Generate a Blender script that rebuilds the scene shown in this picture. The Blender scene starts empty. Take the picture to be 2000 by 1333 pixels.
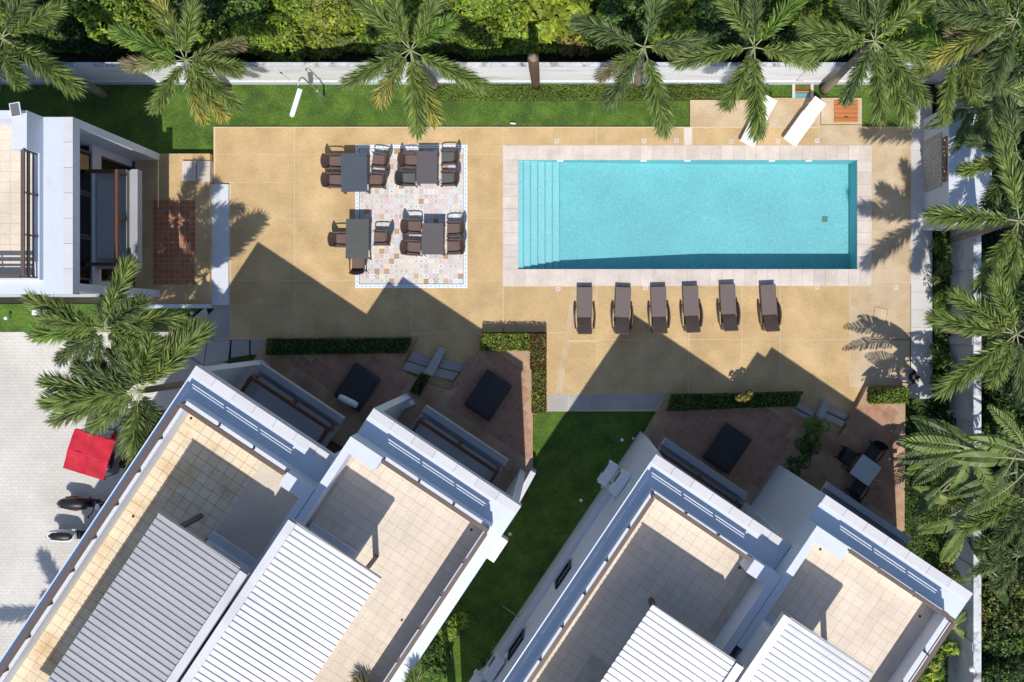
import bpy, bmesh, math, random
import numpy as np
from mathutils import Vector, Matrix, Euler

random.seed(7)
rng = np.random.default_rng(11)
C = bpy.context.scene.collection
sc = bpy.context.scene
R = math.radians
PI = math.pi

# ------------------------------------------------------------------ camera, sky, sun
CAM_H = 40.0            # drone height in metres
NX, NY = 1095.0, 632.0  # photo point straight below the drone
cam_d = bpy.data.cameras.new('camera')
cam = bpy.data.objects.new('camera', cam_d); C.objects.link(cam)
cam.location = (0, 0, CAM_H); cam.rotation_euler = (0, 0, 0)
cam_d.sensor_width = 36; cam_d.lens = 36
cam_d.shift_x = -95 / 2000; cam_d.shift_y = -34.5 / 2000
cam_d.clip_end = 900
sc.camera = cam

world = bpy.data.worlds.new('World'); sc.world = world; world.use_nodes = True
wn = world.node_tree; wn.nodes.clear()
sky = wn.nodes.new('ShaderNodeTexSky'); sky.sky_type = 'NISHITA'; sky.sun_disc = False
sky.sun_elevation = R(58.4); sky.sun_rotation = R(177)
sky.air_density = 1.0; sky.dust_density = 0.6; sky.ozone_density = 2.4
bg = wn.nodes.new('ShaderNodeBackground'); bg.inputs['Strength'].default_value = 0.132
wo = wn.nodes.new('ShaderNodeOutputWorld')
wn.links.new(sky.outputs[0], bg.inputs[0]); wn.links.new(bg.outputs[0], wo.inputs[0])

sun_d = bpy.data.lights.new('sun', 'SUN'); sun_d.energy = 4.05; sun_d.angle = R(0.5); sun_d.color = (1.0, 0.955, 0.88)
sun = bpy.data.objects.new('sun', sun_d); C.objects.link(sun); sun.location = (2, -30, 50)
sun.rotation_euler = Vector((-0.029, 0.615, -1.0)).to_track_quat('-Z', 'Y').to_euler()
sc.view_settings.view_transform = 'Standard'; sc.view_settings.look = 'None'
sc.view_settings.exposure = 0.0; sc.view_settings.gamma = 1.0; sc.view_settings.use_curve_mapping = False

# ------------------------------------------------------------------ helpers
def G(px, py, h=0.0):
    k = (1 - h / CAM_H) / 50.0
    return ((px - NX) * k, (NY - py) * k, h)

class MB:
    def __init__(s): s.v = []; s.f = []; s.m = []
    def add(s, vs, fs, mi=0):
        n = len(s.v); s.v += [tuple(p) for p in vs]
        s.f += [tuple(i + n for i in f) for f in fs]; s.m += [mi] * len(fs); return s
    def box(s, x0, x1, y0, y1, z0, z1, mi=0):
        if x0 > x1: x0, x1 = x1, x0
        if y0 > y1: y0, y1 = y1, y0
        vs = [(x0,y0,z0),(x1,y0,z0),(x1,y1,z0),(x0,y1,z0),(x0,y0,z1),(x1,y0,z1),(x1,y1,z1),(x0,y1,z1)]
        return s.add(vs, [(0,3,2,1),(4,5,6,7),(0,1,5,4),(1,2,6,5),(2,3,7,6),(3,0,4,7)], mi)
    def prism(s, poly, z0, z1, mi=0):
        a = sum(poly[i][0]*poly[(i+1)%len(poly)][1]-poly[(i+1)%len(poly)][0]*poly[i][1] for i in range(len(poly)))
        if a < 0: poly = poly[::-1]
        n = len(poly)
        vs = [(p[0], p[1], z0) for p in poly] + [(p[0], p[1], z1) for p in poly]
        fs = [tuple(range(n-1, -1, -1)), tuple(range(n, 2*n))] + [(i, (i+1)%n, n+(i+1)%n, n+i) for i in range(n)]
        return s.add(vs, fs, mi)
    def tube(s, pts, rad, n=8, mi=0, flat=1.0):
        pts = [Vector(p) for p in pts]
        if not hasattr(rad, '__len__'): rad = [rad]*len(pts)
        vs = []; up0 = None
        for i, p in enumerate(pts):
            d = (pts[min(i+1, len(pts)-1)] - pts[max(i-1, 0)]).normalized()
            ref = Vector((0,0,1)) if abs(d.z) < .93 else Vector((0,1,0))
            a = d.cross(ref).normalized(); b = a.cross(d).normalized()
            for k in range(n):
                t = 2*PI*k/n
                vs.append(p + a*math.cos(t)*rad[i] + b*math.sin(t)*rad[i]*flat)
        fs = [(i*n+k, i*n+(k+1)%n, (i+1)*n+(k+1)%n, (i+1)*n+k) for i in range(len(pts)-1) for k in range(n)]
        fs = [f[::-1] for f in fs]
        fs += [tuple(range(n)), tuple(range((len(pts)-1)*n, len(pts)*n))[::-1]]
        return s.add(vs, fs, mi)
    def bar(s, p0, p1, w, h, mi=0):
        p0, p1 = Vector(p0), Vector(p1); d = (p1-p0).normalized()
        ref = Vector((0,0,1)) if abs(d.z) < .93 else Vector((0,1,0))
        a = d.cross(ref).normalized()*w/2; b = a.cross(d).normalized()*h/2
        vs = [p0-a-b, p0+a-b, p0+a+b, p0-a+b, p1-a-b, p1+a-b, p1+a+b, p1-a+b]
        return s.add(vs, [(0,1,2,3),(7,6,5,4),(4,5,1,0),(5,6,2,1),(6,7,3,2),(7,4,0,3)], mi)
    def sphere(s, c, rx, ry=None, rz=None, n=12, m=8, mi=0):
        ry = ry or rx; rz = rz or rx
        vs = [(c[0], c[1], c[2]-rz)]
        for j in range(1, m):
            t = -PI/2 + PI*j/m
            for k in range(n):
                p = 2*PI*k/n
                vs.append((c[0]+rx*math.cos(t)*math.cos(p), c[1]+ry*math.cos(t)*math.sin(p), c[2]+rz*math.sin(t)))
        vs.append((c[0], c[1], c[2]+rz)); L = len(vs)-1
        fs = [(0, 1+(k+1)%n, 1+k) for k in range(n)]
        for j in range(m-2):
            for k in range(n):
                fs.append((1+j*n+k, 1+j*n+(k+1)%n, 1+(j+1)*n+(k+1)%n, 1+(j+1)*n+k))
        fs += [(L, 1+(m-2)*n+k, 1+(m-2)*n+(k+1)%n) for k in range(n)]
        return s.add(vs, fs, mi)
    def slab(s, fn, nu, nv, th, mi=0):
        """curved slab: fn(a,b)->(point, normal)"""
        top = []; bot = []
        for j in range(nv+1):
            for i in range(nu+1):
                p, nn = fn(i/nu, j/nv); p = Vector(p); nn = Vector(nn).normalized()*th/2
                top.append(p+nn); bot.append(p-nn)
        w = nu+1; o = len(top); fs = []
        for j in range(nv):
            for i in range(nu):
                a = j*w+i
                fs.append((a, a+1, a+w+1, a+w)); fs.append((o+a+w, o+a+w+1, o+a+1, o+a))
        for i in range(nu):
            a = i; fs.append((o+a, o+a+1, a+1, a)); a = nv*w+i; fs.append((a, a+1, o+a+1, o+a))
        for j in range(nv):
            a = j*w; fs.append((a, a+w, o+a+w, o+a)); a = j*w+nu; fs.append((o+a, o+a+w, a+w, a))
        return s.add(top+bot, fs, mi)
    def mesh(s, name, mats, smooth=False):
        me = bpy.data.meshes.new(name); me.from_pydata(s.v, [], s.f)
        if not isinstance(mats, (list, tuple)): mats = [mats]
        for m in mats: me.materials.append(m)
        if len(mats) > 1: me.polygons.foreach_set('material_index', s.m)
        if smooth: me.polygons.foreach_set('use_smooth', [True]*len(me.polygons))
        me.update(); return me

def tag(o, label=None, cat=None, group=None, kind=None):
    if label: o['label'] = label
    if cat: o['category'] = cat
    if group: o['group'] = group
    if kind: o['kind'] = kind
    return o
def link(name, me, parent=None, loc=(0,0,0), rot=(0,0,0), scale=None):
    o = bpy.data.objects.new(name, me); C.objects.link(o)
    o.location = loc; o.rotation_euler = rot
    if scale: o.scale = scale if hasattr(scale, '__len__') else (scale,)*3
    if parent: o.parent = parent
    return o
def put(name, mb, mats, parent=None, loc=(0,0,0), rot=(0,0,0), smooth=False, **k):
    o = link(name, mb.mesh(name, mats, smooth), parent, loc, rot)
    if k: tag(o, **k)
    return o
def empty(name, loc, rz=0, label=None, cat=None, group=None, kind=None):
    o = link(name, None, None, loc, (0,0,rz)); o.empty_display_size = .2
    return tag(o, label, cat, group, kind)
def copy_tree(o, parent=None):
    c = o.copy(); C.objects.link(c); c.parent = parent
    for ch in [x for x in KIDS.get(o.name, [])]: copy_tree(ch, c)
    return c
KIDS = {}
def reg(root):
    """remember the children of a finished thing so that copies are cheap"""
    bpy.context.view_layer.update()
    def w(o):
        KIDS[o.name] = list(o.children)
        for c in o.children: w(c)
    w(root)
    return root

# ------------------------------------------------------------------ materials
def nt_new(name):
    m = bpy.data.materials.new(name); m.use_nodes = True; n = m.node_tree; n.nodes.clear(); return m, n
def N_(n, t, **k):
    x = n.nodes.new(t)
    for a, b in k.items():
        if hasattr(x, a): setattr(x, a, b)
    return x
def mul(n, a, b):
    x = n.nodes.new('ShaderNodeMath'); x.operation = 'MULTIPLY'
    n.links.new(a, x.inputs[0]); n.links.new(b, x.inputs[1]); return x.outputs[0]
def rng_node(n, src, lo, hi, a=0.3, b=0.7):
    x = n.nodes.new('ShaderNodeMapRange'); x.inputs['From Min'].default_value = a; x.inputs['From Max'].default_value = b
    x.inputs['To Min'].default_value = lo; x.inputs['To Max'].default_value = hi; n.links.new(src, x.inputs['Value']); return x.outputs['Result']
def noise(n, vec, scale, detail=4, rough=.55):
    x = n.nodes.new('ShaderNodeTexNoise'); x.inputs['Scale'].default_value = scale; x.inputs['Detail'].default_value = detail
    x.inputs['Roughness'].default_value = rough; n.links.new(vec, x.inputs['Vector']); return x.outputs['Fac']
def mat(name, col, rough=.8, var=.1, scale=.6, fine=.08, fscale=25, rand=0.0, bump=0.0, bscale=60, metal=0.0,
        col2=None, c2scale=.35, c2lo=.45, c2hi=.6, stretch=None, spec=.35, transl=0.0, attr=False, world_co=True, coat=0, stain=None):
    m, n = nt_new(name)
    bs = N_(n, 'ShaderNodeBsdfPrincipled'); out = N_(n, 'ShaderNodeOutputMaterial')
    bs.inputs['Roughness'].default_value = rough; bs.inputs['Metallic'].default_value = metal
    bs.inputs['Specular IOR Level'].default_value = spec
    if coat: bs.inputs['Coat Weight'].default_value = coat; bs.inputs['Coat Roughness'].default_value = .15
    if world_co:
        geo = N_(n, 'ShaderNodeNewGeometry'); vec = geo.outputs['Position']
    else:
        tc = N_(n, 'ShaderNodeTexCoord'); vec = tc.outputs['Object']
    if stretch:
        mp = N_(n, 'ShaderNodeMapping'); mp.inputs['Scale'].default_value = stretch; n.links.new(vec, mp.inputs['Vector']); vec = mp.outputs['Vector']
    f = rng_node(n, noise(n, vec, scale, 6), 1-var, 1+var)
    f = mul(n, f, rng_node(n, noise(n, vec, fscale, 3), 1-fine, 1+fine))
    if rand:
        oi = N_(n, 'ShaderNodeObjectInfo'); f = mul(n, f, rng_node(n, oi.outputs['Random'], 1-rand, 1+rand, 0, 1))
    if attr:
        at = N_(n, 'ShaderNodeAttribute'); at.attribute_name = 'tint'; f = mul(n, f, at.outputs['Fac'])
    base = N_(n, 'ShaderNodeRGB'); base.outputs[0].default_value = (*col, 1); cs = base.outputs[0]
    if col2:
        mx = N_(n, 'ShaderNodeMix', data_type='RGBA'); c2 = N_(n, 'ShaderNodeRGB'); c2.outputs[0].default_value = (*col2, 1)
        n.links.new(rng_node(n, noise(n, vec, c2scale, 5, .65), 0, 1, c2lo, c2hi), mx.inputs['Factor'])
        n.links.new(cs, mx.inputs['A']); n.links.new(c2.outputs[0], mx.inputs['B']); cs = mx.outputs['Result']
    if stain:   # (colour, scale, lo, hi): worn or dirty patches with a shape of their own
        mx = N_(n, 'ShaderNodeMix', data_type='RGBA'); c3 = N_(n, 'ShaderNodeRGB'); c3.outputs[0].default_value = (*stain[0], 1)
        n.links.new(rng_node(n, noise(n, vec, stain[1], 7, .7), 0, .8, stain[2], stain[3]), mx.inputs['Factor'])
        n.links.new(cs, mx.inputs['A']); n.links.new(c3.outputs[0], mx.inputs['B']); cs = mx.outputs['Result']
    vm = N_(n, 'ShaderNodeVectorMath', operation='SCALE'); n.links.new(cs, vm.inputs[0]); n.links.new(f, vm.inputs['Scale'])
    n.links.new(vm.outputs[0], bs.inputs['Base Color'])
    if bump:
        bp = N_(n, 'ShaderNodeBump'); bp.inputs['Strength'].default_value = bump; bp.inputs['Distance'].default_value = .02
        n.links.new(noise(n, vec, bscale, 4), bp.inputs['Height']); n.links.new(bp.outputs[0], bs.inputs['Normal'])
    if transl:
        tr = N_(n, 'ShaderNodeBsdfTranslucent'); n.links.new(vm.outputs[0], tr.inputs['Color'])
        ms = N_(n, 'ShaderNodeMixShader'); ms.inputs[0].default_value = transl
        n.links.new(bs.outputs[0], ms.inputs[1]); n.links.new(tr.outputs[0], ms.inputs[2]); n.links.new(ms.outputs[0], out.inputs[0])
    else: n.links.new(bs.outputs[0], out.inputs[0])
    m.diffuse_color = (*col, 1)
    return m

def mat_sheet(name, tint, rough=.06, refl=.9, bump=0, bscale=3, wave=None):
    """clear sheet (water, window glass): tinted see-through plus Fresnel reflection"""
    m, n = nt_new(name)
    tr = N_(n, 'ShaderNodeBsdfTransparent'); tr.inputs[0].default_value = (*tint, 1)
    gl = N_(n, 'ShaderNodeBsdfGlossy'); gl.inputs['Roughness'].default_value = rough; gl.inputs['Color'].default_value = (refl, refl, refl, 1)
    fr = N_(n, 'ShaderNodeFresnel'); fr.inputs['IOR'].default_value = 1.33 if bump else 1.5
    mx = N_(n, 'ShaderNodeMixShader'); out = N_(n, 'ShaderNodeOutputMaterial')
    if bump:
        geo = N_(n, 'ShaderNodeNewGeometry'); bp = N_(n, 'ShaderNodeBump'); bp.inputs['Strength'].default_value = bump
        bp.inputs['Distance'].default_value = .05
        n.links.new(noise(n, geo.outputs['Position'], bscale, 3), bp.inputs['Height'])
        n.links.new(bp.outputs[0], gl.inputs['Normal']); n.links.new(bp.outputs[0], fr.inputs['Normal'])
    n.links.new(fr.outputs[0], mx.inputs[0]); n.links.new(tr.outputs[0], mx.inputs[1]); n.links.new(gl.outputs[0], mx.inputs[2])
    n.links.new(mx.outputs[0], out.inputs[0]); return m

TAN = mat('sand_concrete', (.575,.405,.21), .85, .16, .9, .14, 16, bump=.25, bscale=90, col2=(.48,.33,.155), c2scale=.5, c2lo=.45, c2hi=.7, rand=.04, stain=((.33,.25,.14), 1.1, .60, .78))
TANP = mat('red_brown_concrete', (.47,.315,.205), .85, .15, .9, .12, 18, bump=.2, col2=(.38,.22,.13), c2scale=.8, rand=.03)
TAN2 = mat('pale_concrete', (.57,.445,.30), .85, .12, .9, .12, 18, bump=.25, bscale=90, col2=(.50,.37,.22), c2scale=.6, rand=.03, stain=((.38,.29,.19), 1.4, .60, .8))
GROUT = mat('pale_joint', (.62,.50,.34), .9)
TRAV = mat('travertine', (.66,.585,.525), .6, .07, 1.2, .07, 14, rand=.07, col2=(.60,.52,.46), c2scale=1.4, stretch=(1,1,1), bump=.1)
GREYSLAB = mat('grey_slab', (.40,.38,.36), .75, .10, 1.2, .08, 18, rand=.07, bump=.15)
PALESLAB = mat('pale_slab', (.60,.58,.56), .7, .08, .9, .06, 18, rand=.04)
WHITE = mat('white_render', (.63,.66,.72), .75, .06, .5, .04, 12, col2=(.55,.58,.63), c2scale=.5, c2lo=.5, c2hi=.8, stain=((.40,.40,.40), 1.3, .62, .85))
WALLW = mat('weathered_white_wall', (.82,.82,.83), .85, .05, .6, .05, 10, col2=(.50,.50,.49), c2scale=.9, c2lo=.52, c2hi=.75, stretch=(.5,1,2.5))
GREYWALL = mat('grey_wall', (.40,.405,.43), .85, .12, .6, .06, 10, col2=(.26,.26,.27), c2scale=1.3, c2lo=.5, c2hi=.75)
FEAT = mat('feature_wall_paint', (.58,.59,.63), .8, .06, .6, .03, 12)
CAPD = mat('sooty_wall_cap', (.60,.60,.60), .9, .12, 1.2, .1, 10, col2=(.10,.10,.10), c2scale=1.6, c2lo=.5, c2hi=.66)
BALC = mat('balcony_concrete', (.36,.365,.385), .8, .08, .8, .05, 14)
LEDGE = mat('ledge_shade_blue', (.59,.64,.71), .45, .06, .5, .04, 12, col2=(.52,.57,.64), c2scale=.5, c2lo=.5, c2hi=.8, spec=.6, stain=((.40,.43,.47), 1.3, .62, .85))  # white ledge, the blue of its sky-lit shade mixed into the base colour
COPE = mat('coping_tile', (.60,.59,.61), .6, .05, .8, .04, 14, rand=.05)
ROOFTILE = mat('roof_tile', (.70,.595,.485), .75, .09, 1.0, .06, 16, rand=.03, col2=(.64,.53,.41), c2scale=.6, c2lo=.5, c2hi=.8)
ROOFTILE_OLD = mat('roof_tile_worn', (.73,.60,.43), .8, .10, 1.2, .08, 16, rand=.05, col2=(.55,.38,.18), c2scale=.9, c2lo=.48, c2hi=.75)
RGROUT = mat('roof_grout', (.63,.53,.42), .95, .2, 1.5)
RGROUT_D = mat('roof_grout_dark', (.42,.33,.22), .95, .3, 1.5)
METAL_W = mat('white_sheet_metal', (.60,.60,.62), .38, .05, .5, .03, 8, rand=.05, metal=.15, spec=.5, col2=(.50,.50,.52), c2scale=.5)
METAL_G = mat('grey_sheet_metal', (.41,.41,.425), .45, .07, .5, .04, 8, rand=.06, metal=.15, spec=.5)
BROWN = mat('brown_steel', (.125,.085,.07), .5, .1, 2, .05, 20)
WOODB = mat('dark_wood', (.13,.055,.03), .6, .2, 3, .15, 30, stretch=(6,1,1))
WOODO = mat('orange_wood', (.47,.17,.055), .55, .12, 2, .12, 25, stretch=(.4,6,1), rand=.08)
RED2 = mat('faded_terracotta', (.39,.215,.145), .8, .15, 1.5, .12, 20, rand=.10, bump=.2)
RED = mat('terracotta', (.40,.165,.10), .8, .15, 1.5, .1, 20, rand=.14, bump=.2)
GRASS = mat('artificial_turf', (.088,.160,.020), .9, .25, 1.6, .55, 22, bump=.9, bscale=120, col2=(.060,.120,.020), c2scale=1.2, stain=((.16,.17,.05), 1.6, .60, .85))
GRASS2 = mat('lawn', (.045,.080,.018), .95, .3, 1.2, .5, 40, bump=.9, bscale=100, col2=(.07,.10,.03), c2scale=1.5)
SOIL = mat('soil', (.035,.035,.022), .95, .4, .5, .3, 12)
DRIVE_C = (.615,.58,.53)
RATTAN = mat('brown_rattan', (.115,.078,.065), .55, .08, 3, .22, 70, bump=.5, bscale=90, spec=.4)
RATTAN_D = mat('grey_rattan', (.06,.062,.055), .55, .08, 3, .2, 70, bump=.5, bscale=90, spec=.4)
CUSH = mat('brown_cushion', (.165,.11,.095), .9, .06, 3, .1, 60)
CUSH_G = mat('grey_cushion', (.12,.12,.11), .9, .06, 3, .1, 60)
TT1 = mat('slate_tabletop', (.075,.09,.115), .45, .06, 2, .1, 60, stretch=(1,6,1))
TT2 = mat('brown_tabletop', (.115,.10,.105), .45, .06, 2, .1, 60, stretch=(1,6,1))
TT3 = mat('grey_tabletop', (.095,.098,.09), .45, .06, 2, .1, 60, stretch=(1,6,1))
DARKF = mat('charcoal_fabric', (.045,.043,.045), .9, .15, 2, .1, 50)
DARKW = mat('black_wicker', (.015,.015,.018), .6, .2, 3, .2, 60)
WCLOTH = mat('white_cloth', (.82,.82,.82), .85, .03, 2, .02, 20)
GLASS = mat_sheet('window_glass', (.42,.46,.5), .04, .9)
ROOM = mat('dark_room', (.05,.05,.055), .9)
CURT = mat('curtain', (.62,.62,.60), .9)
ALU = mat('aluminium', (.30,.31,.33), .35, metal=.7)
ACW = mat('aircon_white', (.80,.81,.80), .45, .03, 2)
ACD = mat('aircon_grille', (.06,.06,.065), .6)
STEEL = mat('galvanised_steel', (.42,.42,.40), .4, .1, 3, metal=.6)
LAMPW = mat('lamp_white', (.80,.82,.84), .35)
BLACK = mat('black_plastic', (.02,.02,.022), .4)
REDP = mat('red_canvas', (.56,.020,.045), .75, .14, 2.5, .08, 30, col2=(.44,.012,.03), c2scale=1.2, bump=.3, bscale=6)
REDM = mat('red_scooter_paint', (.35,.01,.02), .25, coat=.6)
WHITEM = mat('white_scooter_paint', (.78,.79,.80), .25, coat=.6)
BLACKM = mat('black_scooter_paint', (.02,.02,.024), .25, coat=.6)
RUBBER = mat('rubber', (.02,.02,.02), .85)
BARK = mat('palm_bark', (.27,.215,.16), .9, .18, 2, .12, 20, bump=.3, bscale=25, stretch=(1,1,5))
BARKD = mat('dark_bark', (.12,.07,.045), .95, .25, 3, .2, 20, bump=.5, bscale=30)
SHAFT = mat('crownshaft', (.16,.19,.07), .6, .1, 3)
STALK = mat('frond_stalk', (.36,.38,.20), .6, .1, 3, transl=.1)
def leafm(name, c, t=.25, var=.18, rough=.5): return mat(name, c, rough, var, 2.5, .1, 12, attr=True, transl=t, spec=.4, rand=.12)
FR_G = leafm('frond_green', (.185,.245,.060), .35)
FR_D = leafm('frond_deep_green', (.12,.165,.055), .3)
FR_L = leafm('frond_bright_green', (.15,.25,.04))
FR_Y = leafm('frond_yellow_green', (.33,.30,.06))
FR_B = leafm('frond_fading', (.25,.20,.11))
LF_G = leafm('leaf_mid_green', (.12,.215,.028))
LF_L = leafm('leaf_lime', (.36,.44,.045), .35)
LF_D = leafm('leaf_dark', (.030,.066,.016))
LF_Y = leafm('leaf_olive', (.20,.215,.045))
LF_R = leafm('leaf_red', (.23,.055,.045))
LF_BR = leafm('leaf_dry', (.22,.12,.055), .2)
BANANA = leafm('banana_leaf', (.21,.28,.07), .35)
BANANA_D = leafm('banana_leaf_dark', (.10,.155,.045), .35)
SKIN = mat('skin', (.42,.24,.16), .6); HAIR = mat('hair', (.012,.009,.008), .45)
SHIRT = mat('black_shirt', (.015,.015,.018), .9); TROUS = mat('pale_blue_trousers', (.45,.50,.60), .9); SHOE = mat('white_shoe', (.75,.75,.75), .7)
BAGM = mat('grey_bag', (.35,.38,.40), .8)

def mat_pavers(name, col):
    m, n = nt_new(name); bs = N_(n, 'ShaderNodeBsdfPrincipled'); out = N_(n, 'ShaderNodeOutputMaterial')
    geo = N_(n, 'ShaderNodeNewGeometry'); br = N_(n, 'ShaderNodeTexBrick')
    br.inputs['Scale'].default_value = 1; br.inputs['Brick Width'].default_value = .22; br.inputs['Row Height'].default_value = .125
    br.inputs['Mortar Size'].default_value = .007; br.inputs['Color1'].default_value = (*[c*1.02 for c in col], 1)
    br.inputs['Color2'].default_value = (*[c*.955 for c in col], 1); br.inputs['Mortar'].default_value = (*[c*.80 for c in col], 1)
    n.links.new(geo.outputs['Position'], br.inputs['Vector'])
    f = mul(n, rng_node(n, noise(n, geo.outputs['Position'], .35, 6), .82, 1.1), rng_node(n, noise(n, geo.outputs['Position'], 12, 4), .93, 1.06))
    vm = N_(n, 'ShaderNodeVectorMath', operation='SCALE'); n.links.new(br.outputs['Color'], vm.inputs[0]); n.links.new(f, vm.inputs['Scale'])
    n.links.new(vm.outputs[0], bs.inputs['Base Color']); bs.inputs['Roughness'].default_value = .85
    bp = N_(n, 'ShaderNodeBump'); bp.inputs['Strength'].default_value = .4; bp.inputs['Distance'].default_value = .01; bp.invert = True
    n.links.new(br.outputs['Fac'], bp.inputs['Height']); n.links.new(bp.outputs[0], bs.inputs['Normal'])
    n.links.new(bs.outputs[0], out.inputs[0]); return m
DRIVE = mat_pavers('driveway_pavers', DRIVE_C)

def mat_pool(name, col, var):
    m, n = nt_new(name); bs = N_(n, 'ShaderNodeBsdfPrincipled'); out = N_(n, 'ShaderNodeOutputMaterial')
    geo = N_(n, 'ShaderNodeNewGeometry'); vo = N_(n, 'ShaderNodeTexVoronoi'); vo.inputs['Scale'].default_value = 24; n.links.new(geo.outputs['Position'], vo.inputs['Vector'])
    sp = N_(n, 'ShaderNodeSeparateColor'); n.links.new(vo.outputs['Color'], sp.inputs[0])
    f = mul(n, rng_node(n, sp.outputs[0], 1-var, 1+var, 0, 1), rng_node(n, noise(n, geo.outputs['Position'], 14, 4), 1-var, 1+var))  # mosaic tone variation that also paints fine caustic sparkle into the colour
    f = mul(n, f, rng_node(n, noise(n, geo.outputs['Position'], .35, 4), .90, 1.07))
    vm = N_(n, 'ShaderNodeVectorMath', operation='SCALE'); vm.inputs[0].default_value = col; n.links.new(f, vm.inputs['Scale'])
    n.links.new(vm.outputs[0], bs.inputs['Base Color']); bs.inputs['Roughness'].default_value = .6; n.links.new(bs.outputs[0], out.inputs[0]); return m
POOLF = mat_pool('pool_mosaic_caustics', (.22,.50,.55), .09)
POOLS = mat_pool('pool_step_mosaic_caustics', (.34,.58,.62), .07)
WATER = mat_sheet('pool_water', (.86,.985,.99), .08, .9, bump=.12, bscale=5)

def mat_tile(name, bgc, fgc, kind, extra=None, dark=(.02,.02,.03)):
    """printed cement tile: pattern in the tile's own coordinates"""
    m, n = nt_new(name); bs = N_(n, 'ShaderNodeBsdfPrincipled'); out = N_(n, 'ShaderNodeOutputMaterial')
    tc = N_(n, 'ShaderNodeTexCoord'); sx = N_(n, 'ShaderNodeSeparateXYZ')
    mp = N_(n, 'ShaderNodeMapping'); mp.inputs['Location'].default_value = (-.095, -.095, 0); mp.inputs['Scale'].default_value = (.19, .19, 1)
    n.links.new(tc.outputs['UV'], mp.inputs['Vector']); n.links.new(mp.outputs['Vector'], sx.inputs[0])
    def mth(op, a, b=None):
        x = N_(n, 'ShaderNodeMath', operation=op)
        for i, s_ in enumerate((a, b)):
            if s_ is None: continue
            if isinstance(s_, (int, float)): x.inputs[i].default_value = s_
            else: n.links.new(s_, x.inputs[i])
        return x.outputs[0]
    X = mth('ABSOLUTE', sx.outputs[0]); Y = mth('ABSOLUTE', sx.outputs[1])
    r = mth('SQRT', mth('ADD', mth('MULTIPLY', X, X), mth('MULTIPLY', Y, Y)))
    if kind == 'ring': f = mth('MULTIPLY', mth('GREATER_THAN', r, .032), mth('LESS_THAN', r, .058))
    elif kind == 'dot': f = mth('LESS_THAN', r, .03)
    elif kind == 'diamond': f = mth('LESS_THAN', mth('ADD', X, Y), .07)
    elif kind == 'cross': f = mth('LESS_THAN', mth('ABSOLUTE', mth('SUBTRACT', X, Y)), .014)
    elif kind == 'corner': f = mth('GREATER_THAN', mth('ADD', X, Y), .125)
    elif kind == 'stripe': f = mth('GREATER_THAN', mth('SINE', mth('MULTIPLY', mth('ADD', sx.outputs[0], mth('MULTIPLY', sx.outputs[1], .6)), 75)), .35)
    elif kind == 'flower': f = mth('GREATER_THAN', mth('SINE', mth('MULTIPLY', mth('ADD', mth('MULTIPLY', X, Y), .0), 1500)), .3)
    else: f = mth('GREATER_THAN', r, 9.)
    mx = N_(n, 'ShaderNodeMix', data_type='RGBA'); n.links.new(f, mx.inputs['Factor'])
    mx.inputs['A'].default_value = (*bgc, 1); mx.inputs['B'].default_value = (*fgc, 1)
    oi = N_(n, 'ShaderNodeObjectInfo'); vm = N_(n, 'ShaderNodeVectorMath', operation='SCALE')
    n.links.new(mx.outputs['Result'], vm.inputs[0]); n.links.new(rng_node(n, oi.outputs['Random'], .9, 1.06, 0, 1), vm.inputs['Scale'])
    n.links.new(vm.outputs[0], bs.inputs['Base Color']); bs.inputs['Roughness'].default_value = .55; n.links.new(bs.outputs[0], out.inputs[0]); return m
# ------------------------------------------------------------------ ground and paving
def P2(*pts): return [G(x, y)[:2] for x, y in pts]
def sheet(name, polys, z0, z1, m, label=None, kind='structure', parent=None):
    b = MB()
    for p in polys: b.prism(P2(*p), z0, z1)
    return put(name, b, m, parent, kind=kind)
b = MB(); pa, pb_ = G(1012,526), G(1674,313)     # the ground is cut out round the pool shell
pa = (pa[0]-.05, pa[1]-.05); pb_ = (pb_[0]+.05, pb_[1]+.05)
b.box(-300, pa[0], -300, 9.3, -.6, -.16); b.box(pb_[0], 300, -300, 9.3, -.6, -.16); b.box(pa[0], pb_[0], -300, pa[1], -.6, -.16); b.box(pa[0], pb_[0], pb_[1], 9.3, -.6, -.16)
b.box(-300, 300, 9.3, 300, -.6, -.3)
put('ground', b, SOIL, kind='structure')

sheet('back_lawn', [[(345,165),(1347,165),(1347,249),(421,249),(421,303),(345,303)], [(-400,165),(345,165),(345,303),(-400,303)]], -.3, -.1, GRASS)
sheet('garden_bed_soil', [[(850,149),(1500,149),(1500,196),(850,196)]], -.3, -.085, SOIL)
sheet('shaded_turf_square', [[(1684,191),(1779,191),(1779,247),(1684,247)]], -.3, -.09, GRASS)
sheet('wall_side_turf', [[(1500,158),(1779,158),(1779,191),(1500,191)]], -.3, -.12, GRASS)
sheet('middle_lawn', [[(1042,797),(1290,797),(1262,862),(900,1420),(500,1420)]], -.3, -.1, GRASS)
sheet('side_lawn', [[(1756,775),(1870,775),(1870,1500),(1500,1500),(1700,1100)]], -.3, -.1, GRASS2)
sheet('villa_side_lawn', [[(-500,594),(400,594),(330,652),(-500,652)]], -.3, -.1, GRASS)
sheet('lawn_triangle', [[(437,709),(458,694),(523,692),(518,705)]], -.3, -.02, GRASS2)
sheet('driveway', [[(-700,649),(345,649),(400,600),(440,700),(460,760),(-100,1900),(-700,1900)]], -.3, -.08, DRIVE)

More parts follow.
